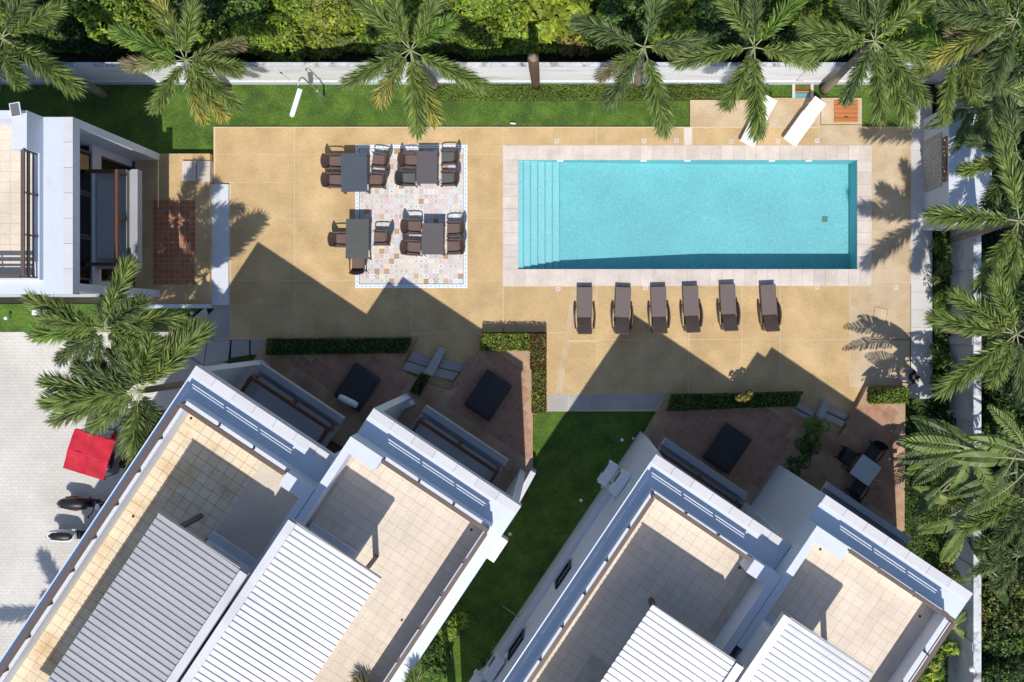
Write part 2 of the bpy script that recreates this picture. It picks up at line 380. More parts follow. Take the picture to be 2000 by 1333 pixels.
# the pool deck: slabs cast between joints, each one a piece
deck = empty('pool_deck', (0,0,0), kind='structure')
b = MB()
for q in [(417,248,983,664),(983,248,1780,290),(1700,290,1780,778),(983,556,1780,778),(940,640,1068,690)]:
    x0,y0,_ = G(q[0],q[3]); x1,y1,_ = G(q[2],q[1]); b.box(x0, x1, y0, y1, -.3, -.006)
put('deck_base', b, GROUT, deck, kind='stuff')
def slab(poly, m=TAN, name='slab', z1=0.0, parent=deck, th=.04, gap=.012):
    w = P2(*poly); cx = sum(p[0] for p in w)/len(w); cy = sum(p[1] for p in w)/len(w)
    w2 = []
    for p in w:   # pull corners in by the half joint
        w2.append((p[0]-cx - math.copysign(gap, p[0]-cx), p[1]-cy - math.copysign(gap, p[1]-cy)))
    return put(name, MB().prism(w2, z1-th, z1), m, parent, (cx, cy, 0))
def rect(x0, y0, x1, y1): return [(x0,y0),(x1,y0),(x1,y1),(x0,y1)]
for r_ in [(420,250,575,302),(575,250,804,302),(804,250,983,302),
           (420,302,575,357),(450,357,575,428),(575,302,804,428),(804,302,983,428),
           (450,428,575,548),(575,428,804,548),(804,428,983,548),
           (450,548,575,662),(575,548,804,662),(804,548,983,650),
           (983,250,1165,284),(1165,250,1336,284),(1352,250,1500,284),(1500,250,1600,284)]:
    slab(rect(*r_))
slab(rect(1336,250,1352,284), TRAV); 
for r_ in [(1600,244,1684,284),(1684,247,1779,284),(1703,284,1779,360),(1703,360,1779,452),(1703,452,1779,552)]: slab(rect(*r_), TAN2)
slab([(983,560),(1119,560),(1111,618),(1108,650),(983,650)]); slab([(1128,558),(1166,558),(1166,666),(1111,666)])
slab([(1119,560),(1127,560),(1096,803-30),(1083,803-30)], TAN2, z1=.004)
slab([(1068,650),(1107,650),(1085,772),(1068,772)]); slab([(1110,668),(1166,668),(1166,770),(1097,771)])
slab([(812,650),(938,650),(938,690),(908,745),(880,770),(840,760),(780,735),(790,690),(818,660)])
for r_ in [(1166,557,1345,664),(1345,556,1449,664),(1449,555,1524,664),(1524,555,1660,664),(1166,664,1345,770),(1345,664,1449,770),(1449,664,1524,770)]: slab(rect(*r_))
slab([(1524,664),(1660,664),(1660,755.5),(1690,755.5),(1655,860),(1630,860),(1535,815),(1545,790),(1560,764),(1524,764)])
for r_ in [(1660,553,1779,664),(1660,664,1778,754)]: slab(rect(*r_), TAN2)
# pale strip where the deck widens beside the wall
slab(rect(1347,195,1500,249), TAN2, z1=.006); slab(rect(1500,191,1603,249), TAN2, z1=.006); slab(rect(1603,191,1684,244), TAN2, z1=.002)

def tiles_strip(name, x0, y0, x1, y1, nx, ny, m, z1, parent, kindname='tile', gap=.008, jitter=False):
    """rectangular run of paving tiles, shared mesh"""
    ax, ay, _ = G(x0, y1); bx_, by_, _ = G(x1, y0)
    w, h = (bx_-ax)/nx, (by_-ay)/ny
    me = MB().box(-w/2+gap/2, w/2-gap/2, -h/2+gap/2, h/2-gap/2, -.03, 0).mesh(kindname, m)
    for j in range(ny):
        for i in range(nx):
            link(kindname, me, parent, (ax+(i+.5)*w, ay+(j+.5)*h, z1 + random.uniform(-.0015,.0015)))
# pool coping
cope = empty('pool_coping', (0,0,0), kind='structure')
b = MB()
for q in [(982,284,1702,312),(982,528,1702,560),(982,312,1009.5,528),(1676.5,312,1702,528)]:
    x0,y0,_ = G(q[0],q[3]); x1,y1,_ = G(q[2],q[1]); b.box(x0, x1, y0, y1, -.4, -.012)
put('coping_bed', b, GROUT, cope)
tiles_strip('c', 982, 284, 1702, 313, 32, 1, TRAV, .012, cope, 'coping_tile')
tiles_strip('c', 982, 526, 1702, 559, 32, 1, TRAV, .012, cope, 'coping_tile')
tiles_strip('c', 982, 313, 1012, 526, 1, 9, TRAV, .012, cope, 'coping_tile')
tiles_strip('c', 1674, 313, 1702, 526, 1, 9, TRAV, .012, cope, 'coping_tile')

# pool
pool = empty('swimming_pool', G(1343, 420), 0, 'long turquoise rectangular swimming pool with steps at its left end', 'pool')
px0, py0, _ = G(1012, 526); px1, py1, _ = G(1674, 313)
ox, oy, _ = G(1343, 420)
X0, X1, Y0, Y1 = px0-ox, px1-ox, py0-oy, py1-oy
sw = .286; xs = X0 + .20 + 5*sw
D = lambda x: -.62 if x < xs else -.62 - .48*min(1, (x-xs)/5.6)
b = MB()
n = 12; xsn = [xs + (xs*0 + 5.6)*i/n for i in range(n+1)] + [X1]
vs = [];
for x in xsn: vs += [(x, Y0, D(x)), (x, Y1, D(x))]
b.add(vs, [(2*i, 2*i+2, 2*i+3, 2*i+1) for i in range(len(xsn)-1)])
put('pool_floor', b, POOLF, pool)
b = MB()
for (xa, xb, ya, yb) in [(X0-.1, X1+.1, Y1, Y1+.1), (X0-.1, X1+.1, Y0-.1, Y0), (X1, X1+.1, Y0, Y1), (X0-.1, X0, Y0, Y1)]:
    b.box(xa, xb, ya, yb, -1.3, -.02)
put('pool_wall', b, POOLF, pool)
depths = [.10, .20, .29, .38, .47, .56]
xe = [X0 + .20 + i*sw for i in range(6)]; xe[0] = X0 + .21
for i in range(6):
    xa = X0 if i == 0 else xe[i-1]
    put('pool_step', MB().box(xa, xe[i], Y0, Y1, -1.2, -depths[i]), POOLS, pool)
    put('step_nosing', MB().box(xe[i]-.035, xe[i]+.006, Y0, Y1, -depths[i]-.03, -depths[i]+.008), mat('step_edge', (.10,.42,.50), .6) if i == 0 else bpy.data.materials['step_edge'], pool)
put('water', MB().add([(X0,Y0,-.05),(X1,Y0,-.05),(X1,Y1,-.05),(X0,Y1,-.05)], [(0,1,2,3)]), WATER, pool)
dx, dy, _ = G(1625, 423)
b = MB().box(dx-ox-.11, dx-ox+.11, dy-oy-.11, dy-oy+.11, -1.11, -1.08)
put('floor_drain', b, mat('drain_grey', (.16,.20,.17), .6), pool)
for sx_, sy_ in ((1094,314.5),(1257,314.5),(1343,314.5),(1508,314.5),(1580,314.5)):
    q = G(sx_, sy_); put('wall_light', MB().box(q[0]-ox-.12, q[0]-ox+.12, Y1-.05, Y1+.01, -.14, -.03), LAMPW, pool)

# right-hand walkway and lower strip
walk = empty('stone_walkway', (0,0,0), kind='structure')
b = MB()
for q in [(1779,190,1821,779),(1068,771,1298,804)]:
    x0,y0,_ = G(q[0],q[3]); x1,y1,_ = G(q[2],q[1]); b.box(x0, x1, y0, y1, -.3, -.012)
put('walkway_bed', b, GROUT, walk)
tiles_strip('w', 1779, 190, 1821, 779, 1, 17, PALESLAB, .006, walk, 'paving_slab')
tiles_strip('w', 1762, 754, 1779, 779, 1, 1, PALESLAB, .006, walk, 'paving_slab')
for i in range(5):
    x0 = 1068 + i*42; slab([(x0, 772-i*.8), (x0+42, 771.2-i*.8), (x0+42, 803-i*1.2), (x0, 805-i*1.2)] if i < 4 else [(x0,769),(1303,768),(1276,799),(x0,800)], GREYSLAB, 'paving_slab', .004, walk)
# path by the driveway
path = empty('garden_path', (0,0,0), kind='structure')
for p in [[(424,597),(450,597),(450,662),(406,662),(385,640)], [(385,640),(404,664),(398,712),(360,690)][::-1], [(406,664),(450,664),(446,705),(398,712)],
          [(452,664),(487,664),(487,694),(450,700)], [(489,664),(527,664),(525,692),(489,694)], [(345,690),(358,690),(396,714),(383,740),(300,765)]]:
    slab(p, GREYSLAB, 'paving_slab', -.005, path)
put('white_side_slab', MB().box(G(415,0)[0], G(448,0)[0], G(0,596)[1], G(0,361)[1], -.3, .11), WHITE, kind='structure')

# mosaic rug of printed tiles
def uvtop(me):
    uv = me.uv_layers.new(name='UVMap'); q = [(0,0),(1,0),(1,1),(0,1)]
    for p in me.polygons:
        for k, li in enumerate(p.loop_indices): uv.data[li].uv = q[k % 4]
    return me
rug = empty('patterned_tile_floor', (0,0,0), kind='structure')
x0,y0,_ = G(694,563); x1,y1,_ = G(913,283)
put('tile_bed', MB().box(x0, x1, y0, y1, -.02, .004), mat('rug_grout', (.56,.53,.50), .9), rug)
cr = (.72,.67,.60); wh = (.77,.75,.73)
TM = [mat_tile('tile_white_ring', wh, (.46,.48,.54), 'ring'), mat_tile('tile_pink', (.70,.56,.54), (.72,.64,.60), 'flower'),
      mat_tile('tile_cream', (.76,.68,.52), (.70,.64,.54), 'dot'), mat_tile('tile_ochre', (.46,.30,.16), (.40,.25,.13), 'corner'),
      mat_tile('tile_zigzag', (.76,.72,.68), (.04,.03,.03), 'stripe'), mat_tile('tile_rose_ring', (.72,.61,.58), (.46,.30,.30), 'ring'),
      mat_tile('tile_blue', (.56,.61,.70), (.64,.67,.72), 'flower'), mat_tile('tile_cross', wh, (.58,.52,.54), 'cross'),
      mat_tile('tile_beige_diamond', cr, (.56,.49,.43), 'diamond'), mat_tile('tile_grey_flower', (.70,.67,.65), (.54,.50,.50), 'flower'),
      mat_tile('tile_terracotta', (.58,.42,.30), (.64,.50,.38), 'corner'), mat_tile('tile_dotted', wh, (.20,.26,.36), 'dot'),
      mat_tile('tile_pink_cross', (.70,.57,.55), (.58,.46,.46), 'cross'), mat_tile('tile_green', (.68,.68,.63), (.52,.54,.50), 'diamond')]
wts = [12,12,9,4,3,8,6,10,13,14,3,5,9,7]
ix0,iy0,_ = G(702.5,554.5); ix1,iy1,_ = G(904.5,291.5)
nx, ny = 21, 27; tw, th_ = (ix1-ix0)/nx, (iy1-iy0)/ny
tmesh = [uvtop(MB().box(-tw/2+.003, tw/2-.003, -th_/2+.003, th_/2-.003, -.012, 0).mesh('tile', m)) for m in TM]
rest = MB(); cnt = 0
cells = [(i, j) for j in range(ny) for i in range(nx)]; random.shuffle(cells)
for (i, j) in cells:
    k = random.choices(range(len(TM)), wts)[0]; cx, cy = ix0+(i+.5)*tw, iy0+(j+.5)*th_
    if cnt < 292: link('tile', tmesh[k], rug, (cx, cy, .012), (0,0,random.choice((0,PI/2))))
    else: rest.box(cx-tw/2+.003, cx+tw/2-.003, cy-th_/2+.003, cy+th_/2-.003, 0, .012, k)
    cnt += 1
me = rest.mesh('tile_field', TM); uvtop(me); o = link('tile_field', me, rug); o['kind'] = 'stuff'
bm_ = [mat_tile('tile_border', (.74,.78,.80), (.10,.22,.40), 'dot'), mat('border_line', (.16,.20,.28), .6)]
b = MB()
for s_, (fx, fy, ln, hor) in enumerate([(x0, y0, x1-x0, 1), (x0, iy1+.02, x1-x0, 1), (x0, y0, y1-y0, 0), (ix1+.02, y0, y1-y0, 0)]):
    n = int(ln/.165); st = ln/n; w = (y1-iy1-.02)
    for i in range(n):
        if hor: b.box(fx+i*st+.003, fx+(i+1)*st-.003, fy, fy+w-.004, 0, .012 + s_*.0004, 0)
        else: b.box(fx, fx+w-.004, fy+i*st+.003, fy+(i+1)*st-.003, 0, .0125 + s_*.0004, 0)
for q in [(ix0-.02, ix1+.02, iy0-.025, iy0-.003), (ix0-.02, ix1+.02, iy1+.003, iy1+.018), (ix0-.02, ix0-.003, iy0, iy1), (ix1+.003, ix1+.018, iy0, iy1)]:
    b.box(q[0], q[1], q[2], q[3], 0, .0165, 1)
me = b.mesh('tile_border', bm_); uvtop(me); link('tile_border', me, rug)

# ---- raised patios
def patio(name, poly, holes_tile, z, m=TAN):
    root = empty(name, (0,0,0), kind='structure')
    put('patio_floor', MB().prism(P2(*poly), -.3, z), m, root)
    return root
def bricks(root, o, ang, ncx, ncy, pitch, z, keep=None, RED=RED2):
    """terracotta pieces set in a grid; o = world xy of first corner, ang = direction"""
    me = MB().box(-pitch/2+.010, pitch/2-.010, -pitch/2+.010, pitch/2-.010, -.02, 0).mesh('brick', RED)
    c, s_ = math.cos(ang), math.sin(ang); cells = []
    for j in range(ncy):
        for i in range(ncx):
            a, b_ = (i+.5)*pitch, (j+.5)*pitch
            x, y = o[0]+a*c-b_*s_, o[1]+a*s_+b_*c
            if keep and not keep(x, y): continue
            cells.append((x, y))
    extra = MB()
    for k, (x, y) in enumerate(cells):
        if k < 298: link('brick', me, root, (x, y, z+.006+random.uniform(-.002,.002)), (0,0,ang+random.uniform(-.02,.02)))
        else:
            h = pitch/2-.02; q = [(x+(u_*c-v_*s_)*h, y+(u_*s_+v_*c)*h) for u_, v_ in ((-1,-1),(1,-1),(1,1),(-1,1))]
            extra.prism(q, z-.02, z+.006)
    if extra.v: put('brick_field', extra, RED, root, kind='stuff')
def inpoly(poly):
    def f(x, y):
        c = False; n = len(poly)
        for i in range(n):
            (xa, ya), (xb, yb) = poly[i], poly[(i+1) % n]
            if (ya > y) != (yb > y) and x < (xb-xa)*(y-ya)/(yb-ya)+xa: c = not c
        return c
    return f
lp = patio('left_villa_patio', [(270,303),(415,303),(415,361),(415,597),(270,597)], None, .30)
x0_, y0_, _ = G(305,557); bricks(lp, (x0_, y0_), 0, 8, 16, .205, .30, None, RED)
pb = patio('middle_villa_patios', [(527,659),(818,657),(800,690),(786,722),(846,752),(880,762),(905,741),(940,685),(938,652),(1067,652),(1068,806),(1041,808),(1041,925),(1000,960),(560,960),(500,704)], None, .33, TANP)
pd = patio('right_villa_patios', [(1303,768),(1558,764),(1540,803),(1636,850),(1650,830),(1690,754),(1763,754),(1761,1033),(1700,1060),(1500,1060),(1250,858)], None, .33, TANP)
TH1, TH2 = R(33.65), R(33.9)
def villa_px(o, th, u, v):
    return (o[0]+u*math.cos(th)+v*math.sin(th), o[1]-u*math.sin(th)+v*math.cos(th))
oB1 = (-11.62, -1.343); oB2 = (-5.96, -2.70); oB3 = (3.036, -4.163); oB4 = (8.451, -5.461)
k1 = inpoly(P2((545,700),(760,700),(800,735),(770,800),(740,830),(560,830)))
k2 = inpoly(P2((925,700),(975,690),(1018,712),(1030,800),(1032,900),(1000,930),(820,900),(860,800)))
k3 = inpoly(P2((1320,800),(1500,795),(1545,830),(1520,900),(1500,960),(1270,860)))
k4 = inpoly(P2((1665,800),(1745,790),(1748,960),(1735,1010),(1640,960),(1640,850)))
bricks(pb, villa_px(oB1, TH1, .2, .45), -TH1, 20, 14, .255, .33, k1)
pb2 = empty('middle_villa_patio_inlay', (0,0,0), kind='structure')
bricks(pb2, villa_px(oB2, TH1, 0, .45), -TH1, 22, 16, .255, .33, k2)
bricks(pd, villa_px(oB3, TH2, 0, .45), -TH2, 20, 16, .255, .33, k3)
pd2 = empty('right_villa_patio_inlay', (0,0,0), kind='structure')
bricks(pd2, villa_px(oB4, TH2, -.3, .45), -TH2, 22, 16, .255, .33, k4)

def steps(name, quads, label, zt):
    t = empty(name, (0,0,0), 0, label, 'steps')
    for q, z in zip(quads, zt): put('tread', MB().prism(P2(*q), -.1, z), GREYSLAB, t)
    return t
steps('stone_steps', [[(806,687),(845,700),(836,716),(797,704)], [(796,706),(836,718),(830,734),(784,721)], [(865,702),(911,713),(899,727),(858,717)], [(857,719),(897,729),(886,742),(846,733)]],
      'grey stone steps split by a low cheek wall between the two left patios', [.12,.24,.12,.24])
steps('stone_steps', [[(1556,783),(1592,804),(1585,813),(1547,792)], [(1545,795),(1583,816),(1575,824),(1538,803)], [(1614,790),(1656,810),(1650,820),(1608,800)], [(1606,803),(1648,823),(1641,833),(1600,813)]],
      'grey stone steps beside the leafy bush between the two right patios', [.12,.24,.12,.24])
def thing_mesh(name, mb, m, label, cat, group=None, smooth=False, loc=(0,0,0), rot=(0,0,0)):
    o = put(name, mb, m, None, loc, rot, smooth); return tag(o, label, cat, group)
thing_mesh('cheek_wall', MB().prism(P2((861,677),(873,684),(848,734),(831,728)), -.1, .46), GREYSLAB, 'grey slanting cheek wall in the middle of the left stone steps', 'wall')
thing_mesh('cheek_wall', MB().prism(P2((1603,781),(1616,787),(1600,818),(1590,812)), -.1, .46), GREYSLAB, 'short grey cheek wall beside the right stone steps', 'wall')
# wooden steps up to the left villa patio
t = empty('entrance_steps', (0,0,0), 0, 'two pale square steps at the corner of the left villa patio', 'steps')
for (a, c_), z in (((363,390), .42), ((391,417), .38)):
    x0_,y0_,_ = G(a,357); x1_,y1_,_ = G(c_,318); put('tread', MB().box(x0_+.01, x1_-.01, y0_, y1_, .0, z), TRAV, t)
# white stepping blocks by the lawn
t = empty('white_steps', (0,0,0), 0, 'white stepped blocks under the palm beside the left villa lawn', 'steps')
for q, z in (((66,603,84,616), .15), ((84,607,118,627), .05)):
    x0_,y0_,_ = G(q[0],q[3]); x1_,y1_,_ = G(q[2],q[1]); put('block', MB().box(x0_, x1_, y0_, y1_, -.1, z), WHITE, t)

# small deck fittings
def floor_light(px, py, i, sq=True):
    x, y, _ = G(px, py)
    t = empty('floor_light', (x, y, .004), 0, FL[i], 'floor light', 'square floor fittings set in the deck')
    put('frame', MB().box(-.085, .085, -.085, .085, -.01, .006), TRAV, t)
    put('lens', MB().sphere((0,0,.004), .03, .03, .01, 8, 4), ALU, t)
FLP = [(1088,276),(1258,276),(1428,277),(1596,275),(1321,275),(1519,276),(1090,565),(1261,563),(1432,562),(1596,562),(1750,562)]
FL = ['leftmost square deck light above the pool steps', 'square deck light above the left third of the pool', 'square deck light above the pool nearest the middle',
      'square deck light between the white sunbed and the wooden hatch', 'square deck fitting just left of the pale joint strip', 'square deck fitting at the foot of the left white sunbed',
      'square deck light left of the first brown lounger', 'square deck light between the second and third brown loungers', 'square deck light between the last two brown loungers',
      'square deck light under the right end of the pool', 'square deck light on the pale concrete right of the pool corner']
for i, (a, c_) in enumerate(FLP): floor_light(a, c_, i)
x, y, _ = G(1719, 614)
t = empty('access_cover', (x, y, .004), R(-12), 'square access cover in the pale concrete near the leaf shadow', 'cover')
put('frame', MB().box(-.26,.26,-.25,.25,-.01,.004), mat('cover_edge', (.16,.11,.06), .8), t); put('plate', MB().box(-.245,.245,-.235,.235,0,.012), TAN2, t)
x, y, _ = G(1652, 218)
t = empty('wooden_hatch', (x, y, .0), 0, 'orange wooden hatch with a small handle in the pale deck', 'hatch')
for i in range(5): put('plank', MB().box(-.46,.46,.42-i*.168-.155,.42-i*.168,0,.05), WOODO, t)
put('handle', MB().box(-.07,.07,-.235,-.215,.05,.08), BLACK, t)
# foot bath
x, y, _ = G(1568, 175)
t = empty('foot_bath', (x, y, -.1), 0, 'small foot bath with pale pebble sides between the white sunbeds', 'foot bath')
for s_ in (-1, 1): put('pebble_side', MB().box(s_*.36-.055, s_*.36+.055, -.33, .32, 0, .12), TRAV, t)
put('front_edge', MB().box(-.31,.31,-.13,-.06,0,.12), WOODO, t); put('trough', MB().box(-.31,.31,-.33,-.14,0,.07), mat('trough_blue', (.10,.32,.42), .4), t)
put('mat', MB().box(-.31,.31,-.05,.32,0,.04), mat('dry_grass', (.13,.12,.03), .95, .2, 3, .3, 40), t)
thing_mesh('parcel', MB().box(-.1,.1,-.03,.03,0,.05), LAMPW, 'small white object lying on the lawn edge above the tiled dining area', 'box', loc=G(1002,242), rot=(0,0,R(-5)))
# ------------------------------------------------------------------ boundary walls
def wall_thing(name, label, boxes, cat='wall'):
    t = empty(name, (0,0,0), 0, label, cat)
    for nm, bx, m in boxes:
        b = MB()
        for q in bx: b.box(*q)
        put(nm, b, m, t)
    return t
wy = G(0,162)[1]; xr = 16.9
pan = []
bx = [(-40, 16.0, wy-.0, wy+.11, -.3, 2.56)]
wall_thing('boundary_wall', 'long white boundary wall behind the lawn and palms along the top', [
    ('wall_face', bx, WALLW), ('plinth', [(-40, 14.2, wy-.05, wy, -.3, .32)], WHITE),
    ('wall_cap', [(-40, 16.0, wy-.02, wy+.13, 2.56, 2.62)], CAPD),
    ('pilaster', [(x, x+.28, wy-.035, wy, .32, 2.559) for x in [-19.6,-13.3,-3.2,2.9,9.1]], WALLW)])
wx = 15.12
wall_thing('boundary_wall', 'grey stained boundary wall running down the right side beside the jungle', [
    ('wall_face', [(wx, wx+.18, -40, 9.3, -.3, 2.5)], GREYWALL), ('wall_cap', [(wx-.02, wx+.26, -40, 9.3, 2.5, 2.56)], CAPD),
    ('pilaster', [(wx-.05, wx, y, y+.3, -.3, 2.499) for y in [2.0,-.8,-3.6,-6.4,-9.2,-12]], GREYWALL),
    ('drain_pipe', [(wx+.30, wx+.34, -40, -7.6, 2.3, 2.36)], ALU)])
# bathroom block with mosaic face
t = empty('shower_block', (14.17, 3.6, 0), 0, 'low grey block with a pebble mosaic face and flat roof shaded by palms', 'building')
put('wall', MB().box(0, 1.5, 0, 4.36, -.2, 2.58), FEAT, t)
put('roof', MB().box(-.012, 1.55, -.03, 4.39, 2.58, 2.65), WHITE, t)
def mat_pebble():
    m, n = nt_new('pebble_mosaic'); bs = N_(n, 'ShaderNodeBsdfPrincipled'); out = N_(n, 'ShaderNodeOutputMaterial')
    geo = N_(n, 'ShaderNodeNewGeometry'); vo = N_(n, 'ShaderNodeTexVoronoi'); vo.inputs['Scale'].default_value = 11; vo.feature = 'DISTANCE_TO_EDGE'
    n.links.new(geo.outputs['Position'], vo.inputs['Vector']); cr_ = N_(n, 'ShaderNodeValToRGB')
    cr_.color_ramp.elements[0].color = (.10,.09,.08,1); cr_.color_ramp.elements[0].position = .04; cr_.color_ramp.elements[1].color = (.50,.49,.46,1); cr_.color_ramp.elements[1].position = .12
    n.links.new(vo.outputs['Distance'], cr_.inputs[0]); n.links.new(cr_.outputs[0], bs.inputs['Base Color']); bs.inputs['Roughness'].default_value = .7
    bp = N_(n, 'ShaderNodeBump'); bp.inputs['Strength'].default_value = .5; n.links.new(vo.outputs['Distance'], bp.inputs['Height']); n.links.new(bp.outputs[0], bs.inputs['Normal'])
    n.links.new(bs.outputs[0], out.inputs[0]); return m
put('mosaic_panel', MB().box(-.03, -.002, 1.5, 3.5, .12, 1.98), mat_pebble(), t)
sg = put('sign_board', MB().box(-.05, -.01, 1.62, 3.26, 2.12, 2.50), WOODB, t)
# small light characters, too small to read in the photograph: worn strokes of the right size and rhythm
b = MB(); yy = 3.16
for i in range(8):
    for (a, z0_, c_, z1_) in [[(0,.2,0,.9),(0,.9,.6,.9)], [(0,.1,.7,.1),(.7,.1,.7,.8)], [(0,.5,.8,.5),(.4,.1,.4,.9)]][i % 3]:
        b.bar((-.058, yy-a*.11, 2.2+z0_*.2), (-.058, yy-c_*.11, 2.2+z1_*.2), .03, .012)
    yy -= .19
put('lettering', b, mat('sign_letters', (.62,.55,.45), .7), sg)

# ------------------------------------------------------------------ villas
L = 7.35; DZ = L-.25
def villa(name, o, th, mirror, label, worn, depth=12.5, shed=True, shed_m=METAL_W, front_to=None, low_rail=False, tile_v=(-11.3,), curtains=True, tiles_skip=None, WD=5.65):
    SP1 = WD-.45; SP0 = SP1-.14
    t = empty(name, (o[0], o[1], 0), -th, label, 'villa')
    X = (lambda x: WD-x) if mirror else (lambda x: x)
    def bx(b, x0, x1, y0, y1, z0, z1, mi=0): b.box(X(x0), X(x1), y0, y1, z0, z1, mi); return b
    d = -depth
    # walls, fins, slabs
    b = MB(); bx(b, 0, .26, d, 0, -.3, L-.45); bx(b, WD-.26-.1, WD-.1, d, 0, -.3, L-.45); bx(b, .26, WD-.36, d, d+.2, -.3, L-.45)
    put('wall', b, WHITE, t)
    b = MB(); bx(b, 0, WD, d, 0, L-.45, DZ); put('roof_slab', b, WHITE, t)
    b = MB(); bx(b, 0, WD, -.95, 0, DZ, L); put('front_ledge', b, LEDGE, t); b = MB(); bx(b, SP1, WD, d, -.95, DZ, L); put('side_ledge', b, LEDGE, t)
    # facade, recessed
    fv = -1.1
    for q in ((.26, WD-.36, 2.9, 3.6), (.26, WD-.36, 6.2, L-.45), (.26, .5, 0, 2.9), (WD-.6, WD-.36, 0, 2.9)):
        b = MB(); bx(b, q[0], q[1], fv-.12, fv, q[2], q[3]); put('facade_wall', b, FEAT, t)
    b = MB(); bx(b, .26, WD-.36, d+.3, fv-.2, 3.0, 3.4); bx(b, .26, WD-.36, fv-1.6, fv-1.5, 0, L-.5); put('interior', b, ROOM, t)
    for (z0, z1) in ((.33, 2.9), (3.6, 6.2)):
        for i in range(3):
            a0 = .5+i*1.53; a1 = a0+1.5
            w = empty('sliding_door', (0,0,0)); w.parent = t
            b = MB()
            for q in ((a0, a0+.07, z0, z1), (a1-.07, a1, z0, z1), (a0+.07, a1-.07, z0, z0+.08), (a0+.07, a1-.07, z1-.07, z1)): bx(b, q[0], q[1], fv-.10, fv-.03, q[2], q[3])
            put('door_frame', b, BROWN, w)
            b = MB(); bx(b, a0+.07, a1-.07, fv-.072, fv-.06, z0+.08, z1-.07); put('pane', b, GLASS, w)
        if curtains:
            for (ca, cb) in ((.55, 1.5), (4.1, 5.0)):
                vs = []; nn = 28
                for i in range(nn+1):
                    x = X(ca+(cb-ca)*i/nn); y = fv-.25+.05*math.sin(i*1.7)
                    vs += [(x, y, z0+.05), (x, y, z1-.1)]
                put('curtain', MB().add(vs, [(2*i, 2*i+2, 2*i+3, 2*i+1) for i in range(nn)]), CURT, t)
    # first floor balcony
    b = MB(); bx(b, 1.1, 4.6, fv, .02, 3.12, 3.36); put('balcony_slab', b, GREYSLAB, t)
    b = MB(); bx(b, 1.08, 4.62, .03, .20, 3.05, 3.16); bx(b, 1.08, 4.62, .20, .44, 3.05, 3.45); bx(b, 1.08, 1.2, fv, .03, 3.05, 3.42); bx(b, 4.5, 4.62, fv, .03, 3.05, 3.42); put('balcony_upstand', b, BALC, t)
    b = MB(); bx(b, 1.42, 4.26, -1.02, -.22, 3.36, 3.40); put('balcony_floor', b, mat('balcony_grey', (.42,.42,.44), .8, .08) if 'balcony_grey' not in bpy.data.materials else bpy.data.materials['balcony_grey'], t)
    r = empty('balcony_frame', (0,0,0)); r.parent = t
    for q in ((1.18, 4.56, -.10, .02, 3.98, 4.12), (1.18, 1.30, fv, -.10, 3.98, 4.12), (4.44, 4.56, fv, -.10, 3.98, 4.12)):
        b = MB(); bx(b, *q); put('beam', b, WOODB, r)
    for (a, v_) in ((1.18,-.10),(4.44,-.10),(2.8,-.10)):
        b = MB(); bx(b, a, a+.12, v_, v_+.12, 3.36, 3.98); put('post', b, WOODB, r)
    # roof edge coping tiles
    n = 7; w = WD/n; me = MB().box(-w/2+.006, w/2-.006, -.15, .15, 0, .035).mesh('coping_tile', COPE)
    for i in range(n): link('coping_tile', me, t, ((i+.5)*w, -.148, L))
    # parapets
    ph = .25 if low_rail else .58; phc = 1.02
    r0 = 1.0 if mirror else 1.2
    b = MB(); bx(b, 0, r0, -1.42, -.95, DZ, L+phc); bx(b, 0, .26, -5.4 if shed else -9, -1.42, DZ, L+phc - (.012 if mirror else 0)); put('corner_parapet', b, WHITE, t)
    b = MB(); bx(b, r0, SP1, -1.11, -.95, DZ, L+ph); put('front_parapet', b, WHITE, t)
    b = MB(); bx(b, SP0, SP1, d, -1.11, DZ, L+ph); put('side_parapet', b, WHITE, t)
    # railings: front and side
    def rail(p0, p1, nm='roof_railing'):
        rt = empty(nm, (0,0,0)); rt.parent = t
        p0, p1 = Vector(p0), Vector(p1); ln = (p1-p0).length; k = max(2, round(ln/1.25))
        dn = (p1-p0).normalized()
        top = L+1.12
        levels = [(L+.835, .035, .03), (top-.015, .135, .03)] if not low_rail else [(L+.48, .05,.05), (L+.74,.05,.05), (top-.3,.05,.05), (top-.02,.11,.07)]
        for z, wd, hh in levels:
            put('rail', MB().bar((p0.x, p0.y, z), (p1.x, p1.y, z), wd, hh), BROWN, rt)
        for i in range(k+1):
            q = p0+(p1-p0)*i/k
            put('baluster', MB().box(q.x-.025, q.x+.025, q.y-.025, q.y+.025, L+ph-.02, top-.09), BROWN, rt)
            if 0 < i < k:
                s_ = Vector((dn.y, -dn.x, 0))
                put('bracket', MB().bar((q.x-s_.x*.05, q.y-s_.y*.05, L+ph+.03), (q.x+s_.x*.10, q.y+s_.y*.10, L+ph+.1), .04, .03), BLACK, rt)
    rail((X(r0+.03), -1.025, 0), (X(SP1-.07), -1.025, 0)); rail((X(SP1-.07), -1.11, 0), (X(SP1-.07), d+.2, 0))
    # roof deck
    b = MB(); bx(b, .26, SP0, d+.1, -1.11, DZ, DZ+.012); put('roof_deck', b, RGROUT_D if worn else RGROUT, t)
    p = .335; gap = .006 if worn else .0025
    me = MB().box(-p/2+gap, p/2-gap, -p/2+gap, p/2-gap, 0, .02).mesh('roof_tile', ROOFTILE_OLD if worn else ROOFTILE)
    far = MB(); k = 0
